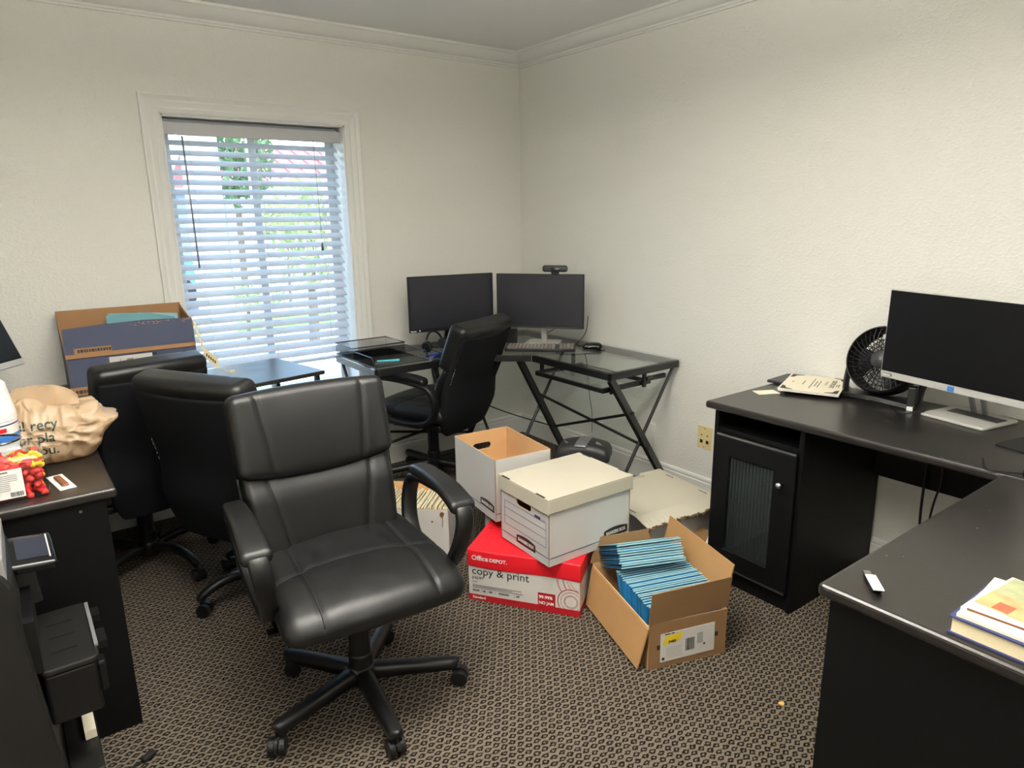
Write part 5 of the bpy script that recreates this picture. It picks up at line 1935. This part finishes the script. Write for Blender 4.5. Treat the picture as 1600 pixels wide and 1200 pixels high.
for x, y, w, h in ((0.02, 0.055, 0.010, 0.024), (0.065, 0.075, 0.026, 0.016), (0.012, 0.02, 0.004, 0.06), (0.105, 0.082, 0.014, 0.004), (0.125, 0.082, 0.03, 0.006), (0.04, 0.05, 0.002, 0.045), (0.05, 0.05, 0.001, 0.045), (0.1, 0.05, 0.001, 0.045)):
    b.box(x, x + w, y, y + h, 0.0004, 0.0010, Mb_)
b.build('label_print', 'ink_grey', sl)
b = B(); b.box(0.166, 0.182, 0.094, 0.106, -0.0005, 0.0005, Mb_); b.build('tape_mark', 'ink', t)
b = B()                                      # torn strip hanging off the right end
pts = [(HW + 0.004, -HD - 0.004, 0.27), (HW + 0.018, -HD - 0.010, 0.19), (HW + 0.035, -HD - 0.012, 0.12), (HW + 0.075, -HD - 0.014, 0.055)]
b.sweep(smooth_path(pts, 4), [(-0.0015, -0.004), (0.0015, -0.004), (0.0015, 0.004), (-0.0015, 0.004)], (0, 1, 0))
b.prism([(0.030, 0.150), (0.086, 0.088), (0.084, 0.040), (0.022, 0.105)], 0, 0.002, frame((HW, -HD - 0.012, 0), (1, 0, 0), (0, 0, 1)))
b.tube([(HW + 0.080, -HD - 0.013, 0.045), (HW + 0.11, -HD - 0.013, 0.028), (HW + 0.135, -HD - 0.014, 0.018)], 0.002, 6)
b.rbox(0.012, 0.004, 0.007, 0.003, (2, 2, 2), 2, Matrix.Translation((HW + 0.140, -HD - 0.014, 0.020)))
hs = b.build('torn_strip', 'cream', t)
b = B()
for k in range(5):
    b.box(HW + 0.036 + 0.008 * k, HW + 0.041 + 0.008 * k, -HD - 0.0155, -HD - 0.0145, 0.105 - 0.009 * k, 0.119 - 0.009 * k)
b.build('strip_print', 'label_brown', hs)
t2 = thing('teal_folder', 'teal plastic folder sticking up inside the open blue cardboard box', 'folder', (-2.315, -0.150, 0.7550), radians(-1))
b = B()
b.prism([(-0.10, 0.0), (0.18, 0.0), (0.18, 0.268), (0.07, 0.297), (-0.085, 0.306), (-0.10, 0.292)], 0, 0.006, frame((0, 0.02, 0), (1, 0, 0), (0, 0.10, 1)))
b.build('cover', mat('muted_teal', (92, 148, 158), 0.5), t2, bevel=0.002)
b = B()
b.prism([(0.03, 0.0), (0.195, 0.0), (0.195, 0.282), (0.03, 0.300)], 0, 0.004, frame((0, 0.034, 0), (1, 0, 0), (0, 0.10, 1)))
b.build('sheet', 'file_teal', t2)

# crumpled plastic bag


def bag_shape(p):
    x, y, z = p
    k = (z + 0.09) / 0.18                      # 0 bottom .. 1 top
    w = 1.0 - 0.16 * (1 - k) ** 2 + 0.04 * k
    y *= (1 - 0.72 * max(0, k - 0.40) ** 1.2) * (0.9 + 0.1 * k)
    x *= w
    q = Vector((x * 14, y * 14, z * 14))
    n1 = _no.noise(q * 0.7)
    n2 = abs(_no.noise(q * 1.7 + Vector((5, 1, 2))))
    amp = 0.3 + 0.7 * min(1, abs(x - 0.01) / 0.07) if y < -0.02 else 1.0
    n3 = abs(_no.noise(q * 3.1 + Vector((1, 7, 2))))
    y += (n1 * 0.018 + n2 * 0.026 + n3 * 0.014) * amp
    ear = max(0.0, (x - 0.07) / 0.07) * exp(-((k - 0.62) / 0.14) ** 2)
    x += 0.042 * ear + 0.010 * n2
    z += 0.016 * ear - 0.030 * max(0.0, (x - 0.03) / 0.12) * max(0.0, k - 0.5)
    z += 0.012 * n1 * (1 if k > 0.1 else 0)
    if k > 0.8:
        z += (0.035 * (_no.noise(Vector((x * 22, y * 30, 1.0)))) + 0.004 * max(0, (x - 0.08) / 0.06) + 0.016 * max(0, -x / 0.12)) * (k - 0.8) / 0.2
        if x > 0.09:
            x += 0.020 * (k - 0.8) / 0.2
    return x, y, z
b = B()
Mbag = rotz(radians(-3), (-2.715, -1.175, 0.7505 + 0.091))
b.rbox(0.138, 0.100, 0.090, 0.055, (64, 30, 40), 5, Mbag, bag_shape)
tree = b.bvh()
t = thing('plastic_bag', 'crumpled tan plastic shopping bag with dark lettering on the left desk', 'bag', (-2.715, -1.175, 0.7505))
bo = b.build('bag_film', 'bag', t, Matrix.Translation(-Vector(t.location)), smooth=True)
b = B()
for s, yy in ((-1, -0.02), (1, 0.05)):
    G = []
    for i in range(15):
        a = i / 14
        x = -0.125 + 0.21 * a
        h = 0.045 * sin(pi * a) ** 0.6 + 0.012 * _no.noise(Vector((a * 9, s, 0)))
        G.append([b.v(Mbag @ Vector((x, yy * 0.6 + 0.012 * _no.noise(Vector((a * 7, k, s))), 0.076 + (h + 0.02) * k / 3))) for k in range(4)])
    for P, Q in zip(G, G[1:]):
        for k in range(3):
            b.face([P[k], P[k + 1], Q[k + 1], Q[k]])
b.build('bag_handles', 'bag', t, Matrix.Translation(-Vector(t.location)), smooth=True, recalc=False)
for s_, x, z in (("we'll recy", -0.128, 0.028), ('your pla', -0.118, -0.010), ('for you.', -0.108, -0.048)):
    me = text_mesh(s_, 0.039, bold=0.0005)
    bmt = bmesh.new(); bmt.from_mesh(me)
    bmesh.ops.subdivide_edges(bmt, edges=[e for e in bmt.edges if e.calc_length() > 0.006], cuts=1)
    bmesh.ops.triangulate(bmt, faces=bmt.faces[:])
    dirn = (Mbag.to_3x3() @ Vector((0, 1, 0))).normalized()
    for v in bmt.verts:
        o_ = Mbag @ Vector((x + v.co.x, -0.4, z + v.co.y))
        hit = tree.ray_cast(o_, dirn)
        v.co = (hit[0] - dirn * 0.0015 if hit[0] else o_ + dirn * 0.33) - Vector(t.location)
    bmt.to_mesh(me); bmt.free()
    me.materials.append(mat('dark_green_ink', (34, 52, 50), 0.6) if 'dark_green_ink' not in bpy.data.materials else bpy.data.materials['dark_green_ink'])
    o = bpy.data.objects.new('lettering', me); COL.objects.link(o); o.parent = t

# clear tub of red and yellow caps
t = thing('clear_tub', 'clear plastic tub of red and yellow rubber caps at the left edge', 'tub', (-2.842, -1.425, 0.7505))
b = B()
TW, TD = 0.096, 0.082
prof = [(1.0, 0.0), (1.0, 0.012), (1.0, 0.095), (0.93, 0.112), (0.70, 0.128), (0.55, 0.136), (0.55, 0.150)]
rings = []
for s, z in prof:
    rings.append([b.v((x * s, y * s, z)) for x, y in rrect(-TW, TW, -TD, TD, 0.020, 4)])
for R0, R1 in zip(rings, rings[1:]):
    n = len(R0)
    for j in range(n):
        b.face([R0[j], R0[(j + 1) % n], R1[(j + 1) % n], R1[j]])
b.face(rings[0][::-1])
b.build('tub_wall', 'clear', t, smooth=True)
b = B(); b.tube([(0.053 * cos(a), 0.050 * sin(a), 0.151) for a in [2 * pi * i / 32 for i in range(32)]], 0.003, 6, closed=True); b.build('tub_rim', 'plastic_gloss', t)
b = B(); b.box(-TW + 0.002, 0.042, -TD - 0.0015, -TD - 0.0003, 0.012, 0.090); lb = b.build('label', 'paper_white', t)
b = B()
for k in range(9):
    b.box(-0.08, -0.03, -TD - 0.0022, -TD - 0.0014, 0.020 + 0.006 * k, 0.0212 + 0.006 * k)
    b.box(-0.022, 0.012 if k < 5 else 0.03, -TD - 0.0022, -TD - 0.0014, 0.034 + 0.005 * k, 0.0352 + 0.005 * k)
b.box(-0.06, 0.012, -TD - 0.0022, -TD - 0.0014, 0.082, 0.086)
b.build('label_print', 'ink_grey', lb)
b = B()
r = random.Random(9)
x = 0.010
while x < 0.036:
    w = r.choice((0.0008, 0.0016))
    b.box(x, x + w, -TD - 0.0022, -TD - 0.0014, 0.016, 0.028)
    x += w + 0.0011
b.build('barcode', 'ink', lb)
tb = Vector(t.location)
GCp = 'rubber caps in the clear tub'
cp = []
for c, lab in (('toy_red', 'small red rubber cap inside the clear tub'), ('toy_yellow', 'small yellow rubber cap inside the clear tub')):
    o = thing('rubber_cap', lab, 'cap', (0, 0, 0), 0, c == 'toy_red' and 'red caps in the clear tub' or 'yellow caps in the clear tub')
    b = B(); b.lathe([(0, 0.020), (0.005, 0.018), (0.0105, 0.006), (0.006, 0.004), (0.006, -0.012), (0.0, -0.013)], n=12); b.build('cap_body', c, o, smooth=True)
    cp.append(o)
first = [True, True]
k = 0
for layer in range(5):
    for i in range(7):
        for j in range(6):
            if 1 <= i <= 4 and 1 <= j <= 4 and layer < 4:
                continue                       # nothing shows from the middle of the heap
            x = -0.074 + 0.0247 * i
            y = -0.064 + 0.0256 * j
            c = 1 if (x > 0.02 and y > -0.02 and r.random() < 0.75) or r.random() < 0.18 else 0
            o = cp[c] if first[c] else dup(cp[c])
            first[c] = False
            o.location = tb + Vector((x + r.uniform(-0.002, 0.002), y + r.uniform(-0.002, 0.002), 0.014 + 0.0185 * layer))
            o.rotation_euler = (r.uniform(0, 6), r.uniform(0, 6), r.uniform(0, 6))
# white lidded canister behind the tub
t = thing('canister', 'white canister with a tapered lid and blue label behind the clear tub', 'canister', (-2.858, -1.235, 0.7505))
b = B(); b.lathe([(0, 0), (0.066, 0), (0.068, 0.004), (0.068, 0.165), (0, 0.165)], n=36); b.build('body', 'white_plastic', t, bevel=0.001)
b = B(); b.lathe([(0.0687, 0.100), (0.0687, 0.160)], n=36); lb = b.build('label', 'paper_white', t, smooth=True)
b = B(); b.lathe([(0.0692, 0.102), (0.0692, 0.128)], n=36); b.build('blue_band', 'sky_label', lb, smooth=True)
b = B(); b.lathe([(0.0693, 0.154), (0.0693, 0.158)], n=36); b.build('blue_line', 'ink_blue', lb, smooth=True)
b = B(); b.lathe([(0.0692, 0.136), (0.0692, 0.148)], None, 6, radians(-75), radians(-55)); b.build('brand_patch', 'red', lb)
b = B(); b.lathe([(0.0, 0.165), (0.0695, 0.165), (0.0695, 0.185), (0.056, 0.268), (0.050, 0.276), (0, 0.278)], n=36); b.build('lid', 'white_plastic', t, bevel=0.002)
# wrapped packet
t = thing('wrapped_packet', 'small white and brown wrapped packet beside the clear tub', 'packet', (-2.718, -1.420, 0.7505), radians(-80))
b = B(); b.box(-0.072, 0.072, -0.020, 0.020, 0, 0.002); b.build('wrapper', 'paper_white', t, bevel=0.0008)
b = B(); b.rbox(0.046, 0.0085, 0.004, 0.003, (6, 3, 1), 2, Matrix.Translation((0.002, 0, 0.0055))); b.build('contents', 'brown', t, smooth=True)

# ------------------------------------------------------------------ printer at the left edge
t = thing('printer', 'large charcoal office printer at the lower left with its output tray out', 'printer', (-3.05, -1.77, 0))
W = WL(t)
prof = [(-3.30, 0.0), (-2.815, 0.0), (-2.815, 0.16), (-2.826, 0.30), (-2.838, 0.44), (-2.846, 0.60), (-2.850, 0.70), (-2.862, 0.735), (-2.90, 0.748), (-3.30, 0.748)]
b = B()
b.prism(prof, 0, 0.30, frame((0, -1.625, 0), (1, 0, 0), (0, 0, 1)))
b.build('body', 'printer', t, W, bevel=0.012, seg=3)
b = B(); b.box(-3.28, -2.868, -1.915, -1.64, 0.748, 0.775); b.build('scanner_lid', 'printer', t, W, bevel=0.008)
b = B(); b.box(-2.868, -2.856, -1.915, -1.65, 0.62, 0.77); b.build('silver_edge', 'printer_silver', t, W, bevel=0.004)
# output recess and its dark walls
b = B(); b.box(-2.852, -2.825, -1.900, -1.650, 0.470, 0.600); b.build('output_slot', 'printer_dark', t, W)
Mq = frame((-2.842, -1.700, 0.682), (0.80, 0.05, -0.10), (0, 0.90, 0.22))
b = B(); b.rbox(0.052, 0.066, 0.014, 0.012, (4, 4, 1), 3, Mq @ Matrix.Translation((0.030, 0, 0))); cpn = b.build('control_panel', 'plastic_gloss', t, W, smooth=True)
b = B(); b.box(0.000, 0.066, -0.040, 0.045, 0.0142, 0.0150, Mq); b.build('touch_screen', 'screen_lit', cpn)
b = B(); b.box(0.064, 0.067, -0.045, 0.050, 0.0142, 0.0156, Mq); b.build('screen_edge', 'silver_plastic', cpn)
b = B(); b.bar(Mq @ Vector((0.0, 0.02, -0.014)), (-2.835, -1.70, 0.55), 0.06, 0.03, (0, 1, 0)); b.build('panel_arm', 'printer_dark', t, W)
b = B()
b.prism(rrect(-2.835, -2.716, -1.905, -1.610, 0.018), 0.455, 0.470); ot = b.build('output_tray', 'printer', t, W, bevel=0.004)
b = B()
for y in (-1.83, -1.76, -1.69):
    b.box(-2.81, -2.755, y - 0.001, y + 0.001, 0.470, 0.4715)
b.build('tray_grooves', 'printer_dark', ot, W if False else None)
b = B()
b.box(-2.722, -2.714, -1.86, -1.63, 0.470, 0.476); b.build('tray_lip', 'silver_grey', ot)
for y0, y1 in ((-1.70, -1.655), (-1.84, -1.775)):
    b = B(); b.box(-2.712, -2.694, y0, y1, 0.448, 0.468)
    b.build('paper_stop', 'printer_dark', ot)
b = B(); b.prism(rrect(-2.83, -2.724, -1.90, -1.615, 0.010), 0.325, 0.452); b.build('paper_cassette', 'printer_dark', t, W, bevel=0.005)
b = B(); b.box(-2.726, -2.706, -1.885, -1.845, 0.360, 0.440); b.build('cassette_grip', 'printer_dark', t, W, bevel=0.006)
b = B(); b.box(-2.815, -2.744, -1.915, -1.62, 0.165, 0.180); b.build('lower_tray', 'printer', t, W, bevel=0.003)
b = B(); b.box(-2.815, -2.748, -1.90, -1.63, 0.0, 0.162); b.build('lower_cassette', 'printer_dark', t, W, bevel=0.003)
t = thing('paper_ream', 'white paper stack edge sticking out of the printer lower tray', 'paper', (-2.762, -1.70, 0.1808))
b = B(); b.box(-0.012, 0.014, -0.09, 0.08, 0, 0.024); b.build('sheets', 'cream2', t, bevel=0.0015)

# ------------------------------------------------------------------ bits on the carpet
t = thing('yellow_chip', 'tiny yellow chip on the carpet near the right desk', 'debris', (-1.053, -2.666, 0.0005))
b = B(); b.poly([(0.011 * cos(a) * w, 0.009 * sin(a) * w, 0.003) for a, w in ((0.1, 1), (1.2, 0.8), (2.2, 1.1), (3.3, 0.7), (4.4, 1), (5.4, 0.75))])
b.prism([(0.011 * cos(a) * w, 0.009 * sin(a) * w) for a, w in ((0.1, 1), (1.2, 0.8), (2.2, 1.1), (3.3, 0.7), (4.4, 1), (5.4, 0.75))], 0, 0.0029); b.build('chip', mat('chip_yellow', (232, 188, 96), 0.7), t, recalc=False)
t = thing('cord_plug', 'black cord with a plug lying on the carpet by the printer', 'cord', (-2.63, -1.715, 0.001))
b = B(); b.tube([(-0.17, -0.05, 0.004), (-0.10, -0.035, 0.004), (-0.03, -0.010, 0.006)], 0.003, 6, sub=6); b.build('cord', 'cable', t)
b = B(); b.rbox(0.020, 0.010, 0.008, 0.006, (3, 2, 1), 2, rotz(radians(22), (-0.010, -0.003, 0.0085))); b.build('plug', 'rubber', t, smooth=True)
